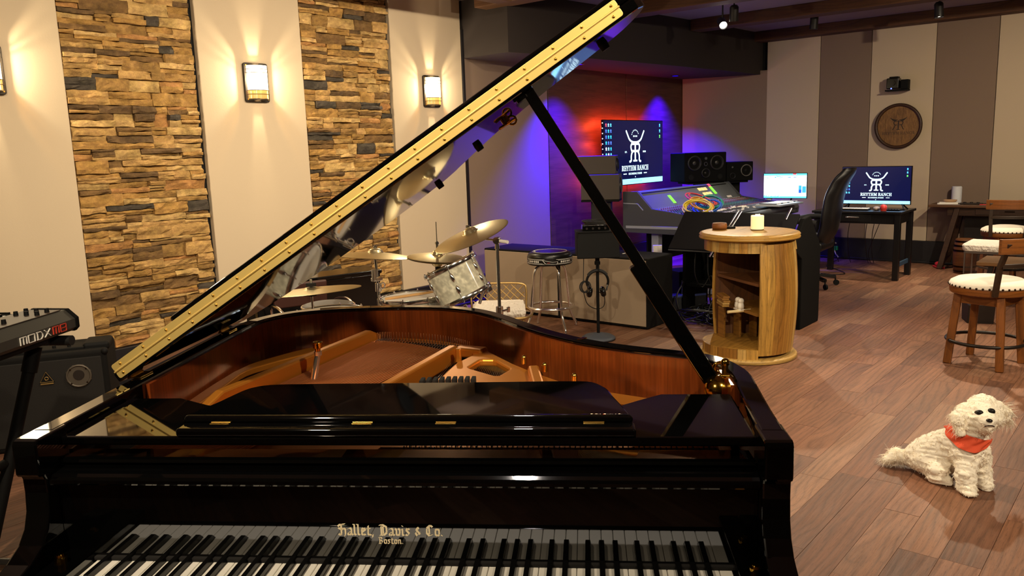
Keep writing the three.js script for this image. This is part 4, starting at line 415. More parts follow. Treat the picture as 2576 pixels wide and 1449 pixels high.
  single('mug', [la([[0, 0], [.035, 0], [.038, .09], [.034, .09], [.032, .008], [0, .008]], 24), tor(.024, .005, .042, .045, 0, 0)], M.white, 'white mug on the console under the white monitor', 'mug', { pos: [9.65, .875, -3.95] }); }
{ // patch cables in a heap
  const cols = { yellow: 0xd8c03a, red: 0xc84038, green: 0x1c8a68, blue: 0x2458b0, orange: 0xd08a28 }; reseed(17);
  const coil = (cx, cz, r, n, q) => { const p = []; for (let i = 0; i < n * 14; i++) { const a = i / 14 * 2 * PI; p.push([cx + Math.cos(a) * r * (1 + .18 * Math.sin(i * .37)) + .03 * Math.sin(i * .21), (.842 + q - .143 * (cz + 4.0)) + .008 * (i / 14) + .06 * (1 + Math.sin(a * 1.0 + 2.2 + q * 30)), cz + Math.sin(a) * r * .75]); } return tu(p, .0085, n * 40, 7); };
  single('patch_cable', coil(7.84, -3.99, .17, 4, .0), std(cols.yellow, .5), 'yellow patch cable wound in wide loops on the left of the console', 'cable');
  single('patch_cable', coil(8.06, -4.05, .14, 2, .02), std(cols.orange, .5), 'orange patch cable looped between the yellow and green ones', 'cable');
  single('patch_cable', coil(8.30, -4.18, .19, 2, .035), std(cols.red, .5), 'red patch cable arching over the top of the cable heap', 'cable');
  single('patch_cable', coil(8.40, -4.12, .16, 3, .0), std(cols.green, .5), 'green patch cable in the right half of the cable heap', 'cable');
  single('patch_cable', coil(8.14, -4.02, .17, 2, -.01), std(cols.blue, .5), 'blue patch cable at the bottom of the cable heap', 'cable');
  single('patch_plugs', Array.from({ length: 22 }, () => { const x = rr(7.75, 8.55), z = rr(-3.92, -3.78), a = rr(-1, 1); return rod([x, .875, z], [x + .06 * Math.cos(a), .88, z + .06 * Math.sin(a)], .006, 8); }), M.whiteGloss, 'loose white cable plugs along the front of the cable heap', 'plug', {}).userData.kind = 'stuff'; }
// monitor speakers
function cone(t, x, y, z, r, k = 0) { const c = obj('driver', tf(la([[r, 0], [r * .98, .012], [r * .86, .012], [r * .80, .002], [r * .45, -.02], [r * .36, -.012], [0, .004]], 32), x, y, z, PI / 2), k ? std(0x24231f, .4) : std(0x0e0d0c, .5), t); obj('surround', tor(r * .86, r * .055, x, y, z + .010, 0, 0, 0, 36, 8), k ? std(0x68645e, .4) : std(0x1c1b19, .4), c); obj('dust_cap', tf(new THREE.SphereGeometry(r * .3, 18, 12).scale(1, 1, .45), x, y, z - .008), k ? M.black : std(0x2c2a27, .3), c); }
{ const b = thing('monitor_speaker', 'large black three-way monitor speaker on its side, right of the television', 'speaker', [9.78, 1.285, -4.98], -38 * D2R); obj('cabinet', rb(.58, .375, .46, .012, 0, 0, 0), M.blackMatte, b); cone(b, -.155, .055, .232, .098); cone(b, .155, .055, .232, .098); cone(b, 0, -.075, .232, .062); obj('tweeter', [cy(.018, .018, .012, 0, .11, .236, 18, PI / 2), tor(.022, .004, 0, .04, .236, 0)], M.gunmetal, b); for (const s of [-1, 1]) obj('port', [tor(.034, .006, s * .20, -.125, .232, 0), cy(.03, .03, .006, s * .20, -.125, .231, 20, PI / 2)], M.black, b);
  const s = thing('monitor_speaker', 'smaller black two-way monitor speaker with a grey ringed woofer, far right beside the big one', 'speaker', [10.12, 1.215, -4.62], -40 * D2R); obj('cabinet', rb(.37, .245, .30, .010, 0, 0, 0), M.blackMatte, s); cone(s, .085, .01, .152, .082, 1); cone(s, -.105, -.055, .152, .04); obj('tweeter', cy(.012, .012, .008, -.105, .055, .153, 16, PI / 2), M.gunmetal, s);
  const u = thing('monitor_speaker', 'upper black monitor speaker of the stack left of the television', 'speaker', [7.60, 1.385, -5.09], 26 * D2R); obj('cabinet', rb(.26, .20, .42, .006, 0, 0, 0), std(0x4b443c, .8), u); cone(u, 0, 0, .212, .075);
  const l = thing('monitor_speaker', 'lower black monitor speaker of the stack left of the television', 'speaker', [7.56, 1.145, -5.02], 26 * D2R); obj('cabinet', rb(.27, .275, .42, .006, 0, 0, 0), std(0x4b443c, .8), l); cone(l, 0, .01, .212, .09, 1);
  const st = thing('speaker_stand', 'dark speaker stand under the stacked monitor speakers', 'stand', [7.56, 0, -5.02], 26 * D2R); obj('plate', [rb(.30, .02, .42, .005, 0, .995, 0)], M.black, st); obj('column', rb(.16, .97, .22, .01, 0, .5, 0), std(0x1a1715, .7), st); obj('base', rb(.36, .025, .44, .006, 0, .0125, 0), M.black, st);
  const st2 = thing('speaker_stand', 'wide dark speaker stand behind the console under the two right speakers', 'stand', [9.92, 0, -4.93], -38 * D2R); obj('plate', rb(.84, .025, .34, .005, .07, 1.08, .05), M.black, st2); obj('column', [rb(.12, 1.06, .12, .01, -.1, .54, 0), rb(.12, 1.06, .12, .01, .4, .54, 0)], M.black, st2); obj('base', rb(.7, .025, .40, .006, .15, .0125, 0), M.black, st2); }
{ // white monitor on the console
  const t = thing('computer_monitor', 'bright computer monitor with a white session window beside the gaming chair', 'monitor', [9.60, 1.05, -3.74], -PI / 2 + .06); obj('frame', rb(.525, .305, .02, .006, 0, 0, -.012), M.blackGloss, t); obj('screen', tf(face(.512, .29), 0, 0, .0), screenMat(dawTex, L.screen * 1.25), t, { uv: true }); obj('stand', [rod([.08, -.13, -.03], [.06, -.205, -.02], .010, 10), rb(.18, .01, .12, .004, .06, -.21, -.02)], M.black, t); rectLight(t, .5, .28, new THREE.Color(.75, .9, 1), 5, [0, 0, .02], [0, 1.0, -3.3]); }
{ // black work table and its television
  const t = thing('black_table', 'black wooden table with a drawer carrying the small television', 'table', [9.80, 0, -2.88]); obj('top', rb(.62, .028, .98, .005, 0, .757, 0), M.deskBlack, t); obj('apron', [rb(.02, .115, .90, .003, -.25, .687, 0), rb(.52, .115, .02, .003, 0, .687, .435), rb(.52, .115, .02, .003, 0, .687, -.435), rb(.02, .115, .9, .003, .25, .687, 0)], M.deskBlack, t); obj('drawer', rb(.014, .085, .44, .003, -.266, .690, -.06), M.deskBlack, t); obj('drawer_handle', rb(.014, .014, .15, .005, -.279, .70, -.04), M.chrome, t);
  for (const [x, z] of [[-.25, .44], [.25, .44], [-.25, -.44], [.25, -.44]]) obj('leg', rb(.062, .745, .062, .004, x, .3725, z), M.deskBlack, t); obj('side_rail', rb(.44, .05, .02, .003, 0, .17, .44), std(0x24405a, .6), t);
  const v = thing('television', 'small flat television with the bull-horn logo standing on the black table', 'television', [9.82, 1.045, -2.765], -PI / 2 - .02); obj('frame', rb(.765, .435, .025, .005, 0, 0, -.014), M.blackGloss, v); obj('screen', tf(face(.75, .42), 0, 0, .0), screenMat(desktop, L.screen), v, { uv: true }); for (const s of [-1, 1]) obj('foot', [rod([s * .29, -.21, -.01], [s * .34, -.268, .08], .008, 8), rod([s * .29, -.21, -.02], [s * .33, -.268, -.09], .008, 8)], M.black, v); rectLight(v, .74, .41, new THREE.Color(.3, .45, 1), .8, [0, 0, .02], [0, 1.0, -2.7]);
  const k = thing('computer_keyboard', 'pale computer keyboard on the black table below the television', 'keyboard', [9.66, .772, -2.98], .05); obj('base', rb(.14, .016, .40, .005, 0, .008, 0), M.black, k); for (let r = 0; r < 4; r++) for (let i = 0; i < 12; i++) obj('key', rb(.026, .009, .028, .003, -.05 + r * .032, .019, -.18 + i * .0325), M.white, k);
  single('mouse', tf(new THREE.SphereGeometry(.045, 20, 12).scale(1.2, .55, .8), 0, .022, 0), std(0x9a8a80, .5), 'grey brown computer mouse left of the red ball', 'mouse', { pos: [9.66, .771, -2.70] }); single('ball', [tf(new THREE.SphereGeometry(.038, 20, 14), 0, .036, 0), la([[0, 0], [.03, 0], [.032, .01], [0, .012]], 20)], std(0xd03a30, .5), 'red ball on the black table below the television', 'ball', { pos: [9.60, .772, -2.61] });
  single('remote_control', [rb(.05, .016, .14, .005), ...[0, 1, 2, 3].map((i) => cy(.006, .006, .004, 0, .009, -.05 + i * .03, 10))], M.blackGloss, 'black remote on the black table right of the red ball', 'remote', { pos: [9.66, .780, -2.52] }); single('phone', [rb(.075, .009, .15, .004), rb(.068, .002, .14, .001, 0, .005, 0)], M.blackGloss, 'black phone lying behind the remote near the television foot', 'phone', { pos: [9.78, .776, -2.53] });
  single('small_box', [rb(.07, .10, .07, .006, 0, .05, 0), cy(.03, .03, .02, -.02, .02, .06, 20)], M.black, 'small black box with a disc at the left end of the black table', 'box', { pos: [9.72, .771, -3.27] });
  [[-3.22, 9.92, -3.36], [-3.06, 9.95, -3.22], [-2.88, 10.0, -3.02], [-2.80, 10.02, -2.96], [-2.72, 10.02, -3.0]].forEach(([z, x, z2], i) => single('table_cable', tu([[x, .70, z], [x + .1, .45, (z * .6 + z2 * .4)], [x + .45, .18, z2], [x + .62, .03, z2 - .02]], .004, 30, 6), M.cable, ['thin cable hanging under the black table, farthest left', 'second thin cable from the left under the black table', 'middle thin cable hanging under the black table', 'fourth thin cable from the left under the black table', 'rightmost thin cable hanging under the black table'][i], 'cable'));
  const p = thing('cable_plug', 'white cable with a bright green tag plugged into the dark wainscot', 'cable', [11.03, .16, -3.565]); obj('cord', tu([[-.01, .05, -.01], [-.03, .06, -.03], [-.04, .0, -.035], [-.03, -.07, -.01], [-.035, -.135, .03]], .009, 30, 8), M.white, p); obj('tag', rb(.03, .055, .06, .006, -.035, -.012, -.005), std(0x30d850, .5), p, { label: 'green tag' });
  single('floor_cable', tu([[10.9, .012, -3.5], [10.3, .008, -3.45], [10.0, .008, -3.2], [9.75, .008, -3.05], [9.62, .008, -3.15]], .005, 40, 6), M.cable, 'thin cable lying on the floor under the black table', 'cable'); }
{ // gaming chair, facing the console
  const t = thing('gaming_chair', 'black high-backed gaming chair seen from behind beside the console', 'chair', [8.78, 0, -3.14], 3.2); const bk = phy(0x0d0c0f, .42), W2 = [[.0, .47, -.15], [.0, .60, -.225], [.0, .80, -.26], [.0, 1.0, -.29], [.0, 1.15, -.35], [.0, 1.28, -.44]], wid = [.20, .235, .255, .245, .205, .14];
  const pts = [], ix = [], N = 9, K = 21, cv = new THREE.CatmullRomCurve3(W2.map((p) => V(...p))), shape = (k) => { const f = k * 5, i = Math.min(4, Math.floor(f)), q = f - i; return wid[i] + (wid[i + 1] - wid[i]) * (q * q * (3 - 2 * q)); };
  for (const side of [1, -1]) for (let j = 0; j < K; j++) for (let i = 0; i < N; i++) { const k = j / (K - 1), c = cv.getPoint(k), s = i / (N - 1) * 2 - 1, e = Math.sqrt(Math.max(0, 1 - s ** 4)) * Math.min(1, Math.sqrt((1 - k) * 9 + .02)); pts.push(s * shape(k), c.y, c.z + (side > 0 ? .015 + .05 * e + .05 * s * s : -.015 - .04 * e + .045 * s * s)); }
  for (let b = 0; b < 2; b++) for (let j = 0; j < K - 1; j++) for (let i = 0; i < N - 1; i++) { const a = b * N * K + j * N + i, c = a + N; b ? ix.push(a, c, a + 1, a + 1, c, c + 1) : ix.push(a, a + 1, c, a + 1, c + 1, c); } const strip = (f) => { for (let j = 0; j < K - 1; j++) { const i = f ? N - 1 : 0, a = j * N + i, b = a + N * K, a2 = a + N, b2 = b + N; f ? ix.push(a, b, a2, a2, b, b2) : ix.push(a, a2, b, a2, b2, b); } }; strip(0); strip(1); for (let i = 0; i < N - 1; i++) { const a = (K - 1) * N + i, b = a + N * K; ix.push(a, a + 1, b, a + 1, b + 1, b); }
  const bg = new THREE.BufferGeometry(); bg.setAttribute('position', new THREE.Float32BufferAttribute(pts, 3)); bg.setIndex(ix); bg.computeVertexNormals(); obj('backrest', bg, bk, t); obj('seat', rb(.50, .11, .50, .045, 0, .46, .04), bk, t); obj('bolster', [rb(.07, .13, .44, .03, -.245, .50, .04), rb(.07, .13, .44, .03, .245, .50, .04)], bk, t);
  for (const s of [-1, 1]) { obj('armrest', [tu([[s * .30, .715, -.16], [s * .31, .735, -.05], [s * .31, .735, .08], [s * .29, .71, .20]], .032, 30, 12)], M.rubber, t); obj('arm_post', rod([s * .28, .44, -.02], [s * .30, .70, -.01], .02), M.black, t); }
  obj('gas_lift', [cy(.03, .03, .25, 0, .28, 0, 16), rb(.2, .05, .2, .01, 0, .40, 0)], M.black, t); for (let i = 0; i < 5; i++) { const a = i * 2 * PI / 5 + .35, c = Math.cos(a), s = Math.sin(a); const lg = obj('base_leg', [bar([0, .14, 0], [c * .30, .095, s * .30], .05, .035, V(0, 1, 0), .008)], M.blackGloss, t); obj('caster', [cy(.03, .03, .022, c * .31, .031, s * .31, 18, PI / 2, 0, a), cy(.008, .008, .07, c * .30, .07, s * .30, 8)], M.black, lg); } }
{ // black slanted desk between the console and the barrel bar, cables under it
  const t = thing('rack_desk', 'black equipment desk with a slanted top board seen from behind, behind the barrel bar', 'desk', [0, 0, 0]);
  obj('slanted_board', bar([6.38, .66, -3.0], [6.69, .965, -3.0], .02, 1.06, V(0, 0, 1), .004), phy(0x0c0a10, .7, 0, { specularIntensity: .4 }), t); obj('edge_highlight', bar([6.375, .652, -3.53], [6.375, .652, -2.47], .012, .012), M.gunmetal, t);  // lighter strip paints a highlight along the lower edge of the board
  for (const z of [-3.52, -2.46]) obj('side_panel', ex([[6.62, 0], [7.05, 0], [7.06, .03], [7.065, .66], [7.03, .70], [6.80, .95], [6.66, .935], [6.44, .70], [6.62, .60]], .04, .008).translate(0, 0, z), M.blackMatte, t); obj('shelf', [bx(.42, .025, 1.0, 6.84, .30, -2.98), bx(.02, .5, 1.0, 7.0, .55, -2.98)], M.blackMatte, t);
  for (const [z, d] of [[-2.975, 0], [-2.945, 0], [-2.555, 1]]) obj('support_rod', d ? rod([6.60, .93, z], [6.66, 1.02, z + .02], .009) : rod([6.30, .62, z - .12], [6.60, .99, z], .009), M.chrome, t);
  const s = thing('rack_unit', 'blue-fronted rack unit under the black slanted desk', 'rack unit', [7.02, .2, -3.70], -.5); obj('chassis', rb(.3, .36, .25, .006, 0, .0, 0), M.black, s); obj('front', [rb(.16, .30, .01, .003, -.02, .0, .128)], std(0x1c3c8c, .5), s); obj('handle', [rod([-.13, -.1, .14], [-.13, .1, .14], .006)], M.steel, s);  // front has a plain blue colour, no emission
  const s2 = thing('floor_box', 'low grey box with an edge coloured as lit blue on the floor under the desk', 'box', [6.80, .0, -3.60], -.6); obj('body', rb(.36, .17, .2, .006, 0, .085, 0), M.gunmetal, s2); obj('edge', rb(.36, .02, .02, .004, 0, .178, .095), std(0x5a6ab8, .4), s2);  // pale blue colour paints the blue light on the box edge
  const o = thing('power_outlet', 'white double power outlet box beside the console leg', 'outlet', [7.18, .54, -4.10], -.9); obj('plate', rb(.09, .075, .03, .004, 0, 0, 0), M.white, o); obj('socket', [rb(.034, .045, .008, .003, -.021, 0, .016), rb(.034, .045, .008, .003, .021, 0, .016)], M.whiteGloss, o); obj('post', rod([0, -.03, -.01], [0, -.54, -.01], .012), M.black, o);
  reseed(23); const pile = []; for (let i = 0; i < 26; i++) { const p = [], cx = rr(6.45, 6.75), cz = rr(-3.35, -2.85), R = rr(.12, .26), ph = rr(0, 6), y0 = rr(.01, .16); for (let k = 0; k < 9; k++) { const a = ph + k * .8; p.push([cx + Math.cos(a) * R * rr(.8, 1.1), Math.max(.008, y0 * (.6 + .4 * Math.sin(k)) + (i % 4 === 0 && k > 6 ? .12 * (k - 6) : 0)), cz + Math.sin(a) * R * rr(.8, 1.1)]); } pile.push(tu(p, .0075, 50, 6)); }
  single('cable_pile', pile, std(0x0a0a0a, .38), 'tangled pile of black cables on the floor under the slanted desk', 'cables', {}).userData.kind = 'stuff'; for (let i = 0; i < 5; i++) single('hanging_cable', tu([[6.6, .60, -3.38 + i * .12], [6.52, .42, -3.34 + i * .13], [6.58, .30, -3.30 + i * .12], [6.64, .40, -3.24 + i * .1], [6.6, .2, -3.2 + i * .1]], .006, 40, 6), M.cable, 'black cable loop hanging under the slanted desk', 'cable', { group: 'cable loops under the slanted desk' }); }
// ---------- bar side of the room ----------
{ // barrel bar: every stave a piece
  const t = thing('barrel_bar', 'light oak barrel made into a bar table with an open side and shelves', 'bar table', [5.65, 0, -2.46]); reseed(31);
  const R = (y) => .312 + .038 * (1 - Math.pow((y - .46) / .46, 2)), A0 = 1.0;                     // angle 0 looks at the camera, + turns to the right of the picture
  const dir = (a) => { const c = Math.cos(a), s = Math.sin(a); return [-.778 * c + .628 * s, .628 * c + .778 * s]; };   // (x, z)
  function stave(a0, a1, y0, y1, f, th, n = 10) { const P = [], I = [], m = 3, idx = (j, i, o) => (j * (m + 1) + i) * 2 + o; for (let j = 0; j <= n; j++) { const y = y0 + (y1 - y0) * j / n; for (let i = 0; i <= m; i++) { const a = a0 + (a1 - a0) * i / m, d = dir(a), r = f(y); for (const o of [0, 1]) { const q = r - o * th - ((i === 0 || i === m) && !o ? .0012 : 0); P.push(d[0] * q, y, d[1] * q); } } }
    const quad = (a, b, c, d2) => I.push(a, b, c, a, c, d2); for (let j = 0; j < n; j++) for (let i = 0; i < m; i++) { quad(idx(j, i, 0), idx(j + 1, i, 0), idx(j + 1, i + 1, 0), idx(j, i + 1, 0)); quad(idx(j, i, 1), idx(j, i + 1, 1), idx(j + 1, i + 1, 1), idx(j + 1, i, 1)); }
    for (let j = 0; j < n; j++) { quad(idx(j, 0, 0), idx(j, 0, 1), idx(j + 1, 0, 1), idx(j + 1, 0, 0)); quad(idx(j, m, 0), idx(j + 1, m, 0), idx(j + 1, m, 1), idx(j, m, 1)); } for (let i = 0; i < m; i++) { quad(idx(0, i, 0), idx(0, i + 1, 0), idx(0, i + 1, 1), idx(0, i, 1)); quad(idx(n, i, 0), idx(n, i, 1), idx(n, i + 1, 1), idx(n, i + 1, 0)); }
    const g = new THREE.BufferGeometry(); g.setAttribute('position', new THREE.Float32BufferAttribute(P, 3)); g.setIndex(I); const h = fix(g); h.computeVertexNormals(); shiftUV(uvBox(h, 'y'), rr(0, 5), rr(0, 5)); return h; }
  const mats = M.barrel.map((m) => { const c = m.clone(); c.side = THREE.DoubleSide; return c; }), cut = (a0, a1, fn) => { let a = a0; while (a < a1 - .01) { let d = rr(.13, .27); if (a1 - a - d < .1) d = a1 - a; fn(a, a + d - .0035); a += d; } };
  cut(-.03, PI + .62, (a, b) => obj('stave', stave(a, b, .06, .86, R, .024), mats[Math.floor(rr(0, 5))], t, { raw: true }));
  cut(-PI + .62, -.03, (a, b) => { obj('apron_stave', stave(a, b, .80, .885, () => .322, .022, 2), mats[Math.floor(rr(0, 5))], t, { raw: true }); obj('plinth_stave', stave(a, b, .03, .105, () => .328, .03, 2), mats[Math.floor(rr(0, 5))], t, { raw: true }); });
  obj('apron_band', stave(-.03, PI + .62, .80, .885, (y) => R(y) + .006, .012, 3), mats[2], t, { raw: true });
  obj('top', la([[0, .93], [.335, .93], [.352, .925], [.360, .914], [.354, .905], [.360, .897], [.358, .886], [.34, .882], [0, .882]], 64), M.barrel[0], t); obj('base', la([[0, 0], [.345, 0], [.358, .006], [.352, .018], [.356, .026], [.346, .036], [0, .036]], 64), M.barrel[2], t); obj('floor_board', la([[0, .098], [.31, .098], [.31, .106], [0, .106]], 48), M.barrel[4], t);
  const inner = (n, g, m, o = {}) => obj(n, g.map((q) => q), m, t, o), dA = dir(-.5), ry = Math.atan2(.765, -.644);
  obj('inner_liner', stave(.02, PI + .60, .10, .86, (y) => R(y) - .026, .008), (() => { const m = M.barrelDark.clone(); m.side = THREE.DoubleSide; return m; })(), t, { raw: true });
  const shelfG = (y, th) => { const s = []; for (let i = 0; i <= 24; i++) { const d = dir(-.05 + (PI + .67) * i / 24); s.push([d[0] * .295, -d[1] * .295]); } return up(ex(s, th)).translate(0, y, 0); };
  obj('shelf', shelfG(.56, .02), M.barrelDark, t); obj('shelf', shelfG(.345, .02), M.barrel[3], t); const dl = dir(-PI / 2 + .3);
  for (const k of [-.16, -.04, .08]) { const d = [.628 * -.0 + .778 * .16, -.628 * .16]; obj('divider', rb(.016, .23, .10, .003, .778 * .14 + .628 * k, .221, -.628 * .14 + .778 * k, 0, -.68, 0), M.barrel[3], t); }
  single('candle', [la([[0, .004], [.044, .004], [.047, .012], [.047, .104], [.043, .106], [.041, .1], [0, .098]], 36)], new THREE.MeshPhysicalMaterial({ color: 0xf6e6b0, roughness: .35, emissive: new THREE.Color(1, .78, .38), emissiveIntensity: .75 }), 'glowing cream candle in a clear glass on the barrel bar', 'candle', { pos: [5.735, .93, -2.435] });
  const gl = thing('candle_glass', 'clear thick-bottomed glass around the cream candle', 'glass', [5.735, .931, -2.435]); obj('wall', tf(new THREE.CylinderGeometry(.0505, .0505, .112, 36, 1, true), 0, .056, 0), new THREE.MeshPhysicalMaterial({ color: 0xffffff, roughness: .02, transmission: 1, thickness: 0 }), gl); obj('dark_foot', cy(.048, .046, .004, 0, .002, 0, 36), M.black, gl);
  { const p = new THREE.PointLight(new THREE.Color(1, .72, .36), .12, 0, 2); p.position.set(5.735, 1.045, -2.435); p.castShadow = true; scene.add(p); p.name = 'candle_light'; }
  single('wooden_bowl', la([[0, 0], [.05, 0], [.056, .02], [.054, .045], [.050, .05], [.044, .046], [.042, .02], [0, .014]], 32), std(0xa5662c, .45, 0, { map: oakMap }), 'small round wooden bowl on the left of the barrel top', 'bowl', { pos: [5.66, .93, -2.70] });
  single('remote_control', [rb(.045, .016, .075, .006), rb(.03, .004, .02, .001, 0, .009, -.02)], M.black, 'dark grey little remote beside the wooden bowl on the barrel top', 'remote', { pos: [5.745, .938, -2.655], turn: .8 });
  const sb = thing('wood_bundle', 'bundle of pale wooden slats sticking out of the barrel side opening', 'wood', [5.55, .376, -2.62], 0); sb.rotation.y = .7; for (let i = 0; i < 5; i++) obj('slat', rb(.17, .014, .05, .002, -.02 + .006 * (i % 2), .010 + i * .0165, .004 * (i % 3)), M.barrel[(i * 2) % 5], sb);
  const cr = std(0xefe8d8, .5); const ow = thing('figurine', 'pair of cream owl figurines sitting at the edge of the barrel shelf', 'figurine', [5.53, .366, -2.475], .9); for (const s of [-1, 1]) { obj('owl', [la([[0, 0], [.022, 0], [.025, .02], [.021, .045], [0, .052]], 20, s * .022, 0, 0), sp(.0225, s * .022, .060, .002, 18)], cr, ow); for (const e of [-1, 1]) obj('eye', sp(.0035, s * .022 + e * .008, .062, .023, 8), M.dark, ow); } obj('foot', rb(.09, .012, .05, .004, 0, -.004, 0), cr, ow);
  single('dowel', rod([5.43, .352, -2.52], [5.56, .357, -2.40], .011, 12), std(0xe8d29c, .5), 'pale round dowel lying under the owl figurines in the barrel', 'dowel'); }
{ // swivel bar stools with nailhead seats
  const t = thing('wooden_stool', 'wooden swivel bar stool with round cream seat and dark nailheads at the right edge', 'stool', [6.28, 0, -1.0], -.61, 'swivel stools with nailhead seats');
  obj('seat_cushion', la([[0, .618], [.12, .614], [.20, .600], [.236, .58], [.247, .560], [.247, .548], [0, .546]], 56), M.seat, t); obj('seat_ring', la([[0, .500], [.232, .500], [.240, .508], [.244, .548], [.236, .552], [0, .55]], 56), M.stoolWood, t);
  for (let i = 0; i < 40; i++) { const a = i / 40 * 2 * PI; obj('nailhead', tf(new THREE.SphereGeometry(.0078, 10, 7), Math.cos(a) * .245, .557, Math.sin(a) * .245), M.nail, t); }
  const e1 = [-.235, .972]; const th0 = .61; const cs = []; for (const [a, b] of [[-1, -1], [-1, 1], [1, -1], [1, 1]]) { const wx = .148 * (a * .972 + b * e1[0]), wz = .148 * (a * .235 + b * e1[1]); cs.push([wx * Math.cos(th0) + wz * Math.sin(-th0) * -1 * -1, 0, 0].length ? [wx * Math.cos(-.61) - wz * Math.sin(-.61), wx * Math.sin(-.61) + wz * Math.cos(-.61)] : 0); }
  cs.forEach(([x, z]) => obj('leg', bar([x * 1.16, 0, z * 1.16], [x * .93, .497, z * .93], .05, .05, V(Math.cos(.9), 0, Math.sin(.9)), .006), M.stoolWood, t, { axis: 'y' }));
  for (let i = 0; i < 4; i++) { const order = [0, 1, 3, 2], a = cs[order[i]], b = cs[order[(i + 1) % 4]]; obj('apron_rail', bar([a[0] * .93, .462, a[1] * .93], [b[0] * .93, .462, b[1] * .93], .028, .06, V(0, 1, 0), .004), M.stoolWood, t); }
  obj('swivel_plate', cy(.12, .12, .008, 0, .497, 0, 28), M.nail, t); obj('foot_ring', [tor(.242, .012, 0, .165, 0, PI / 2, 0, 0, 64, 12)], std(0x2c2622, .4, .6), t);
  for (const s of [-1, 1]) obj('back_post', [bar([s * .155, .51, .20], [s * .165, .72, .235], .036, .026, V(0, 0, 1), .004), bar([s * .165, .71, .233], [s * .165, .875, .295], .036, .026, V(0, 0, 1), .004)], std(0x3a2616, .45, 0, { map: oakMap }), t);
  const arcRail = (y0, y1, z0, th, w, bow) => { const s = []; for (let i = 0; i <= 12; i++) { const x = -w + 2 * w * i / 12; s.push([x, z0 + bow * (1 - (x / w) ** 2)]); } return up(ex([...s.map(([x, z]) => [x, -z]), ...s.map(([x, z]) => [x, -z - th]).reverse()].map((q) => q), y1 - y0, .003)).translate(0, y0, 0); };
  obj('top_rail', arcRail(.805, .905, .262, .022, .215, .045), M.stoolWood, t, { axis: 'x' }); obj('lower_rail', arcRail(.705, .735, .232, .02, .16, .03), std(0x3a2616, .45, 0, { map: oakMap }), t);
  dup(t, [9.98, 0, -1.46], -1.37, 'far wooden swivel stool with round cream seat pushed up to the long brown desk');
  const streak = std(0x8f78a8, .7); }
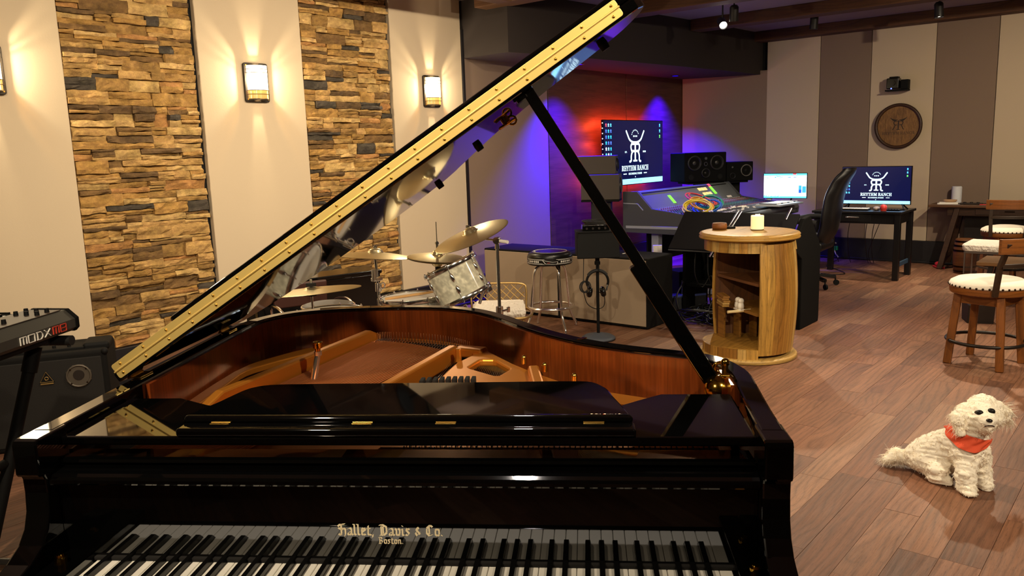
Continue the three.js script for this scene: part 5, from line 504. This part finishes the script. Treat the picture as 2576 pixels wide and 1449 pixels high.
{ // long brown desk under the right wall
  const t = thing('wooden_desk', 'long dark brown wooden desk with slanted legs against the right wall', 'desk', [10.88, 0, -1.1]); obj('top', rb(.40, .03, 2.6, .005, 0, .755, 0), std(0x6e4c34, .4, 0, { map: oakMap }), t, { axis: 'z' }); obj('apron', rb(.03, .10, 2.2, .004, -.13, .69, 0), M.walnut, t); obj('drawer', [rb(.012, .075, .7, .003, -.15, .692, -.45)], M.walnut, t); obj('drawer_pull', rb(.012, .012, .1, .003, -.162, .70, -.45), M.nail, t);
  for (const z of [-1.04, 1.04]) for (const x of [-.13, .13]) obj('leg', bar([x * 1.6, 0, z * 1.09], [x, .74, z * .95], .075, .06, V(0, 0, 1), .006), M.walnut, t); obj('modesty_panel', bx(.02, .45, 1.9, .1, .45, 0), M.dark, t); obj('foot_rail', bar([-.2, .16, -1.1], [.2, .16, -1.1], .03, .05), M.walnut, t);
  single('smart_speaker', [la([[0, 0], [.048, 0], [.056, .01], [.056, .19], [.048, .203], [0, .205]], 36)], std(0xd8dadf, .6), 'white cylindrical speaker standing on the long brown desk', 'speaker', { pos: [11.0, .771, -2.16] });
  single('notebook', [rb(.16, .012, .22, .003, 0, .006, 0), rb(.15, .010, .20, .002, .005, .017, .01)], M.white, 'stack of two cream notebooks at the left end of the long brown desk', 'book', { pos: [10.84, .770, -2.22], turn: .2 }); single('wooden_dish', la([[0, 0], [.06, 0], [.078, .022], [.074, .026], [.055, .008], [0, .006]], 32), std(0xd0a880, .5), 'shallow pale wooden dish lying on the cream notebooks', 'dish', { pos: [10.87, .793, -2.20] });
  single('tablet', [rb(.15, .012, .22, .004, 0, 0, 0), ...[0, 1, 2].map((i) => cy(.016, .016, .012, 0, .012, -.07 + i * .07, 14))], M.dark, 'dark gadget with round controls on the long brown desk', 'gadget', { pos: [10.86, .777, -1.97] });
  single('red_pen', rod([10.72, .775, -1.86], [10.74, .775, -1.72], .006, 8), std(0xc02020, .5), 'red pen at the front of the long brown desk', 'pen');
  const k = thing('whisky_barrel', 'small whisky barrel with dark iron hoops under the long brown desk', 'barrel', [10.46, 0, -1.93]); const rb2 = (y) => .105 + .022 * (1 - ((y - .2) / .2) ** 2); obj('staves', la(Array.from({ length: 13 }, (_, i) => [rb2(i / 12 * .4), i / 12 * .4]), 22), std(0x7c4a22, .5, 0, { map: oakMap }), k); obj('head', cy(.100, .100, .01, 0, .395, 0, 28), M.barrelDark, k); for (const y of [.03, .085, .27, .325, .375]) obj('hoop', tf(new THREE.CylinderGeometry(rb2(y) + .003, rb2(y) + .003, .02, 32, 1, true), 0, y, 0), M.nail, k);
  single('sneakers', [tf(new THREE.SphereGeometry(.05, 16, 10).scale(1.9, .7, .8), 0, .04, 0), rb(.2, .02, .085, .008, 0, .010, 0)], std(0xc8283a, .6), 'red and white shoe on the floor behind the desk leg', 'shoe', { pos: [10.75, .001, -2.26], turn: .5 });
  const b = thing('fleece_bench', 'bench with a white fleece pad on thin metal legs behind the front stool', 'bench', [9.28, 0, -1.25]); obj('pad', (() => { const g = new RoundedBoxGeometry(.44, .085, .92, 8, .042); const p = g.attributes.position; for (let i = 0; i < p.count; i++) { const x = p.getX(i), y = p.getY(i), z = p.getZ(i); p.setXYZ(i, x + (vn(z * 40, y * 50, 94) - .5) * .014, y + (vn(x * 40, z * 40, 95) - .5) * .014, z + (vn(x * 40, y * 50, 96) - .5) * .014); } g.computeVertexNormals(); return tf(g, 0, .465, 0); })(), M.wool, b); obj('frame', rb(.40, .02, .88, .004, 0, .415, 0), M.steel, b); for (const [x, z] of [[-.19, -.43], [.19, -.43], [-.19, .43], [.19, .43]]) obj('leg', rb(.014, .41, .014, .002, x, .205, z), M.steel, b); obj('side_sheet', [rb(.004, .36, .84, .001, -.19, .22, 0)], new THREE.MeshPhysicalMaterial({ color: 0xffffff, roughness: .05, transmission: 1, thickness: 0 }), b, { label: 'clear acrylic side' });
  const c = thing('coffee_table', 'low wooden table with a dark slanted metal leg behind the front stool', 'table', [8.62, 0, -1.08]); obj('top', rb(.50, .035, .74, .006, 0, .405, 0), std(0x8a6238, .45, 0, { map: oakMap }), c, { axis: 'z' }); for (const [x, z, s] of [[-.2, -.3, 1], [-.2, .3, -1], [.2, -.3, 1], [.2, .3, -1]]) obj('leg', bar([x, 0, z - s * .03], [x, .39, z + s * .05], .04, .05, V(1, 0, 0), .004), M.dark, c);
  const pt = thing('dark_planter', 'small dark square planter with a white cloth on top under the low table', 'planter', [7.72, 0, -1.30], .4); obj('box', ex([[-.10, 0], [.10, 0], [.13, .16], [-.13, .16]], .2, .004).translate(0, 0, -.1), M.dark, pt); obj('cloth', tf(new THREE.SphereGeometry(.075, 16, 10).scale(1, .8, 1), -.04, .19, 0), M.white, pt); }
{ // projector and barrel-head sign
  const p = thing('wall_camera', 'black wall-mounted camera unit with a blue light above the round barrel sign', 'camera', [11.08, 2.16, -2.89], -PI / 2); obj('shelf', rb(.26, .018, .14, .004, 0, .0, .075), M.black, p); obj('body', [rb(.145, .13, .12, .012, -.045, .085, .08)], M.blackGloss, p); obj('side_unit', rb(.09, .115, .10, .008, .085, .068, .06), M.black, p); obj('lens', [cy(.034, .034, .02, -.045, .09, .145, 24, PI / 2), cy(.022, .022, .026, -.045, .09, .145, 20, PI / 2)], M.blackGloss, p); obj('top_plate', rb(.10, .02, .10, .004, -.04, .158, .07), M.black, p); obj('led', sp(.008, -.055, .022, .147, 10), glow(0x2030ff, new THREE.Color(.1, .15, 1), 5), p);
  const tex = ctex(512, 512, (g, w, h) => { g.fillStyle = '#8a6232'; g.fillRect(0, 0, w, h); for (let i = 0; i < 9000; i++) { const x = hsh(i, 1, 3) * w, y = hsh(i, 2, 3) * h, a = hsh(i, 3, 3); g.fillStyle = a > .5 ? 'rgba(70,44,20,.12)' : 'rgba(190,150,90,.10)'; g.fillRect(x, y, 2 + a * 2, 10 + a * 46); } for (let i = 0; i < 26; i++) { const x = hsh(i, 5, 3) * w, y = hsh(i, 6, 3) * h; g.fillStyle = 'rgba(58,40,22,.10)'; g.beginPath(); g.ellipse(x, y, 20 + hsh(i, 7, 3) * 40, 30 + hsh(i, 8, 3) * 40, 0, 0, 7); g.fill(); }
    g.save(); g.translate(w / 2, h * .46); g.strokeStyle = g.fillStyle = '#24160a'; g.lineWidth = 9; for (const m of [-1, 1]) { g.save(); g.scale(m, 1); g.beginPath(); g.moveTo(0, -58); g.quadraticCurveTo(60, -56, 104, -92); g.quadraticCurveTo(64, -36, 40, -40); g.fill(); g.beginPath(); g.moveTo(8, -40); g.lineTo(40, -40); g.quadraticCurveTo(66, -24, 40, 4); g.lineTo(14, 6); g.moveTo(34, 8); g.quadraticCurveTo(46, 40, 66, 64); g.stroke(); g.restore(); } g.fillRect(-7, -48, 14, 112); g.fillRect(-18, 58, 36, 8); g.globalAlpha = .55; g.font = 'bold 46px serif'; g.textAlign = 'center'; g.fillText('RHYTHM RANCH', 0, 122, 380); g.restore(); });
  const s = thing('barrel_sign', 'round barrel-head sign with burned bull-horn logo on the cream panel', 'sign', [11.085, 1.722, -2.875], -PI / 2); obj('ring', tor(.262, .020, 0, 0, .028, 0, 0, 0, 64, 12), std(0x4a2c14, .5, 0, { map: oakMap }), s); obj('rim', tf(new THREE.CylinderGeometry(.278, .270, .06, 64, 1, true), 0, 0, .02, PI / 2), std(0x3c2410, .5, 0, { map: oakMap }), s);
  const hm = std(0xffffff, .6, 0, { map: tex, bumpMap: tex, bumpScale: .001 }); for (let i = 0; i < 5; i++) { const x0 = -.255 + i * .102, x1 = x0 + .1008, o = []; for (let k = 0; k <= 8; k++) { const x = x0 + (x1 - x0) * k / 8; o.push([x, Math.sqrt(Math.max(.0001, .2555 ** 2 - x * x))]); } const g = fix(ex([...o.map(([x, y]) => [x, -y]), ...o.reverse()], .014, .0012)); const uv = g.attributes.uv, q = g.attributes.position; for (let k = 0; k < uv.count; k++) uv.setXY(k, q.getX(k) / .52 + .5, q.getY(k) / .52 + .5); obj('head_board', g.translate(0, 0, .012), hm, s, { raw: true }); } }
// ---------- small fluffy dog, sitting ----------
{ const t = thing('dog', 'small fluffy cream dog with a red bandana sitting on the oak floor', 'dog', [3.95, 0, -.76]); reseed(41);
  const C = [ // x y z r, x y z r
    [.045, .078, -.112, .066, .035, .10, -.07, .080], [.035, .10, -.07, .080, .028, .145, -.015, .074], [.028, .145, -.015, .074, .008, .195, .055, .066], [.008, .195, .055, .066, -.018, .165, .10, .058], [.008, .195, .055, .066, .0, .25, .105, .056], [.0, .25, .105, .056, .022, .335, .128, .060], [.020, .350, .126, .064, .034, .358, .134, .066],
    [-.03, .325, .112, .036, -.05, .328, .160, .030], [.030, .325, .185, .036, -.05, .328, .165, .030], [-.02, .335, .15, .05, -.062, .338, .168, .027], [-.02, .31, .15, .035, -.052, .306, .168, .020],
    [-.045, .165, .092, .044, -.085, .078, .104, .036], [-.085, .078, .104, .036, -.098, .03, .112, .031], [-.098, .028, .112, .029, -.130, .019, .132, .024], [.03, .155, .132, .042, .02, .06, .150, .034], [.02, .06, .15, .034, .013, .026, .158, .029], [.013, .025, .158, .028, -.010, .018, .178, .023],
    [-.008, .082, -.075, .060, -.042, .066, -.022, .044], [-.042, .062, -.022, .042, -.05, .032, -.02, .030], [-.05, .030, -.02, .028, -.056, .021, .030, .020], [.08, .075, -.07, .05, .085, .03, .0, .03], [-.02, .15, .09, .055, .03, .14, .125, .05],
    [.058, .045, -.160, .030, .050, .058, -.215, .028], [.050, .058, -.215, .028, .018, .032, -.255, .022],
    [-.030, .366, .066, .020, -.074, .330, .058, .026], [-.074, .330, .058, .026, -.094, .272, .074, .016], [.082, .364, .186, .020, .108, .332, .208, .024], [.108, .332, .208, .024, .112, .293, .222, .015]];
  const cap = (x, y, z, c) => { const dx = c[4] - c[0], dy = c[5] - c[1], dz = c[6] - c[2], px = x - c[0], py = y - c[1], pz = z - c[2], k = Math.max(0, Math.min(1, (px * dx + py * dy + pz * dz) / (dx * dx + dy * dy + dz * dz))); return Math.hypot(px - dx * k, py - dy * k, pz - dz * k) - (c[3] + (c[7] - c[3]) * k); };
  const base = (x, y, z) => { let s = 0; for (const c of C) { const d = cap(x, y, z, c); if (d < .12) s += Math.exp(-d / .011); } return s > 0 ? -.011 * Math.log(s) : .1; };
  const F = (x, y, z) => { const b = base(x, y, z); if (b > .03 || b < -.04) return b; const face = Math.max(0, 1 - Math.hypot(x + .06, y - .345, z - .165) / .06), amp = 1 - .75 * face; return b + amp * (.010 * (n3(x * 70, y * 70, z * 70, 101) - .45) + .006 * (n3(x * 130, y * 130, z * 130, 102) - .5)) + (y < .004 ? .004 - y : 0); };
  const N = 84, half = .27, cen = [.005, .205, -.02], mc = new MarchingCubes(N, M.white, false, false, 220000); mc.isolation = 0; const st = 2 * half / N;
  for (let k = 0; k < N; k++) for (let j = 0; j < N; j++) for (let i = 0; i < N; i++) mc.field[i + j * N + k * N * N] = -F(cen[0] + (i - N / 2) * st, cen[1] + (j - N / 2) * st, cen[2] + (k - N / 2) * st);
  mc.update(); const g = new THREE.BufferGeometry(), P = new Float32Array(mc.count * 3), Nn = new Float32Array(mc.count * 3);
  for (let i = 0; i < mc.count; i++) for (let c = 0; c < 3; c++) P[i * 3 + c] = mc.positionArray[i * 3 + c] * half + cen[c];
  const grad = (x, y, z) => { const e = .003; return V(F(x + e, y, z) - F(x - e, y, z), F(x, y + e, z) - F(x, y - e, z), F(x, y, z + e) - F(x, y, z - e)).normalize(); };
  for (let i = 0; i < mc.count; i++) { const n = grad(P[i * 3], P[i * 3 + 1], P[i * 3 + 2]); Nn.set([n.x, n.y, n.z], i * 3); }
  g.setAttribute('position', new THREE.BufferAttribute(P, 3)); g.setAttribute('normal', new THREE.BufferAttribute(Nn, 3)); g.setAttribute('uv', new THREE.BufferAttribute(new Float32Array(mc.count * 2), 2));
  const fur = std(0xf6eedc, 1), body = obj('body', g, fur, t, { raw: true });
  // strands of fur over the body, longer on ears, muzzle and tail
  const pos = [], nor = []; const strand = (p, n, len, w, droop) => { const s = V(0, 1, 0).cross(n); if (s.length() < .1) s.set(1, 0, 0); s.normalize(); const q = rr(0, 6.3), sd = s.clone().multiplyScalar(Math.cos(q)).addScaledVector(V().crossVectors(n, s), Math.sin(q)).multiplyScalar(w); let a = p.clone(), d = n.clone(); const pts = [[a.clone(), w]]; for (let k = 0; k < 3; k++) { d.addScaledVector(V(rr(-.5, .5), -droop, rr(-.5, .5)), .45).normalize(); a.addScaledVector(d, len / 3); if (a.y < .003) a.y = .003; pts.push([a.clone(), 0]); }
    const ww = [1, .8, .5, 0]; for (let k = 0; k < 3; k++) { const A = pts[k][0], B = pts[k + 1][0], a1 = A.clone().addScaledVector(sd, ww[k]), a2 = A.clone().addScaledVector(sd, -ww[k]), b1 = B.clone().addScaledVector(sd, ww[k + 1]), b2 = B.clone().addScaledVector(sd, -ww[k + 1]); for (const v of [a1, a2, b1, b1, a2, b2]) { pos.push(v.x, v.y, v.z); nor.push(n.x, n.y, n.z); } } };
  const tri = mc.count / 3; for (let i = 0; i < 5200; i++) { const k = Math.floor(rnd() * tri) * 3, p = V(P[k * 3], P[k * 3 + 1], P[k * 3 + 2]), n = V(Nn[k * 3], Nn[k * 3 + 1], Nn[k * 3 + 2]); if (p.y < .012) continue; const face = Math.hypot(p.x + .075, p.y - .36, p.z - .165) < .052, ear = (p.y > .27 && (p.z < .085 && p.x < 0 || p.z > .19 && p.x > .06)), tail = p.z < -.18, muz = Math.hypot(p.x + .055, p.y - .325, p.z - .165) < .05; if (face && rnd() < .85) continue;
    if (!ear && !tail && !muz && rnd() < .45) continue; const tg = V(rr(-1, 1), rr(-1.2, .4), rr(-1, 1)); tg.addScaledVector(n, -tg.dot(n)).normalize(); strand(p, n.clone().multiplyScalar(.42).add(tg).normalize(), ear ? rr(.025, .055) : tail ? rr(.02, .05) : muz ? rr(.008, .018) : rr(.008, .015), ear || tail ? .0016 : .0022, ear ? 1.1 : tail ? .6 : .35); }
  for (let i = 0; i < 26; i++) strand(V(.10 + rr(-.02, .02), .35 + rr(-.02, .03), .205 + rr(-.02, .02)), V(.45, rr(-.1, .7), .75).normalize(), rr(.04, .075), .0011, .25); for (let i = 0; i < 60; i++) strand(V(.03 + rr(-.03, .02), .04 + rr(-.02, .02), -.23 + rr(-.04, .03)), V(rr(-.6, .3), rr(0, .6), -1).normalize(), rr(.03, .07), .0018, .8);
  const hg = new THREE.BufferGeometry(); hg.setAttribute('position', new THREE.Float32BufferAttribute(pos, 3)); hg.computeVertexNormals(); hg.setAttribute('uv', new THREE.BufferAttribute(new Float32Array(pos.length / 3 * 2), 2));
  obj('fur', hg, phy(0xfaf3e4, 1, 0, { side: THREE.DoubleSide, transmission: .5, thickness: 0, specularIntensity: .1 }), body, { raw: true, kind: 'stuff', label: 'curly cream fur strands' });
  const onto = (p, c, out) => { const a = V(...p), d = V(...c).sub(a).normalize(); for (let i = 0; i < 120; i++) { if (F(a.x, a.y, a.z) < 0) break; a.addScaledVector(d, .001); } return a.addScaledVector(d, -out); };
  const dk = std(0x130c07, .3), hc = [.022, .345, .132]; const f = V(-.80, 0, .60), s = V(.60, 0, .80);
  for (const p of [[-.108, .379, .140], [-.063, .388, .196]]) { const a = onto(p, hc, -.002); obj('eye', tf(new THREE.SphereGeometry(.0135, 16, 12).scale(1, .95, 1.15), a.x, a.y, a.z), phy(0x0c0805, .45, 0, { specularIntensity: .5 }), t); obj('eye_stain', tf(new THREE.SphereGeometry(.016, 14, 10).scale(.9, .9, 1.2), a.x + .006, a.y - .006, a.z - .004), std(0x3c2a1c, .95), t); }
  { const a = onto([-.125, .352, .196], [-.03, .340, .155], 0); obj('nose', [tf(new THREE.SphereGeometry(.0115, 16, 12).scale(1, .72, 1.15), a.x, a.y, a.z), tf(new THREE.SphereGeometry(.006, 10, 8), a.x + .002, a.y - .008, a.z - .001)], phy(0x0a0707, .25), t); const m = []; for (let i = 0; i <= 8; i++) { const k = i / 8 * 2 - 1, b = V(a.x, a.y - .020 - .010 * k * k, a.z).addScaledVector(s, k * .026).addScaledVector(f, .02); m.push(onto([b.x, b.y, b.z], [-.02, .325, .15], .0005)); } obj('mouth', tu(m, .0024, 24, 6), std(0x2a1a14, .7), t); }
  // bandana draped on the neck, following the body
  { const c0 = V(.0, .235, .098), ax = V(.06, .90, .22).normalize(), e1 = V(-.80, .0, .55).addScaledVector(ax, 0); e1.addScaledVector(ax, -e1.dot(ax)).normalize(); const e2 = V().crossVectors(ax, e1), nA = 48, nT = 9, pt = [], ix = [];
    for (let i = 0; i <= nA; i++) { const a = -2.2 + 3.3 * i / nA, tri2 = Math.max(0, Math.cos(Math.min(1.57, Math.abs(a + .55) * 1.15))), h = .026 + .040 * tri2; for (let j = 0; j <= nT; j++) { const y = .022 - j / nT * h, p = c0.clone().addScaledVector(ax, y), d = e1.clone().multiplyScalar(Math.cos(a)).addScaledVector(e2, Math.sin(a)); let r = .03; while (r < .14 && base(p.x + d.x * r, p.y + d.y * r, p.z + d.z * r) < .0) r += .002; r = Math.min(r, .105) + .013 + .003 * Math.sin(a * 9 + j) + .004 * tri2 * j / nT; p.addScaledVector(d, r); pt.push(p.x, p.y, p.z); } }
    for (let i = 0; i < nA; i++) for (let j = 0; j < nT; j++) { const a = i * (nT + 1) + j, b = a + nT + 1; ix.push(a, b, a + 1, a + 1, b, b + 1); } const bg = new THREE.BufferGeometry(); bg.setAttribute('position', new THREE.Float32BufferAttribute(pt, 3)); bg.setIndex(ix); bg.computeVertexNormals();
    obj('bandana', bg, std(0xd6502e, .85, 0, { side: THREE.DoubleSide, bumpMap: weave, bumpScale: .0006 }), t, { label: 'red orange bandana' }); const k = onto([-.09, .20, .16], [.0, .2, .10], .004); obj('tag', [cy(.009, .009, .002, k.x, k.y - .012, k.z, 16, PI / 2, 0, .4), tor(.006, .0015, k.x, k.y, k.z, 0)], M.steel, t); }
}
renderer.render(scene, camera);
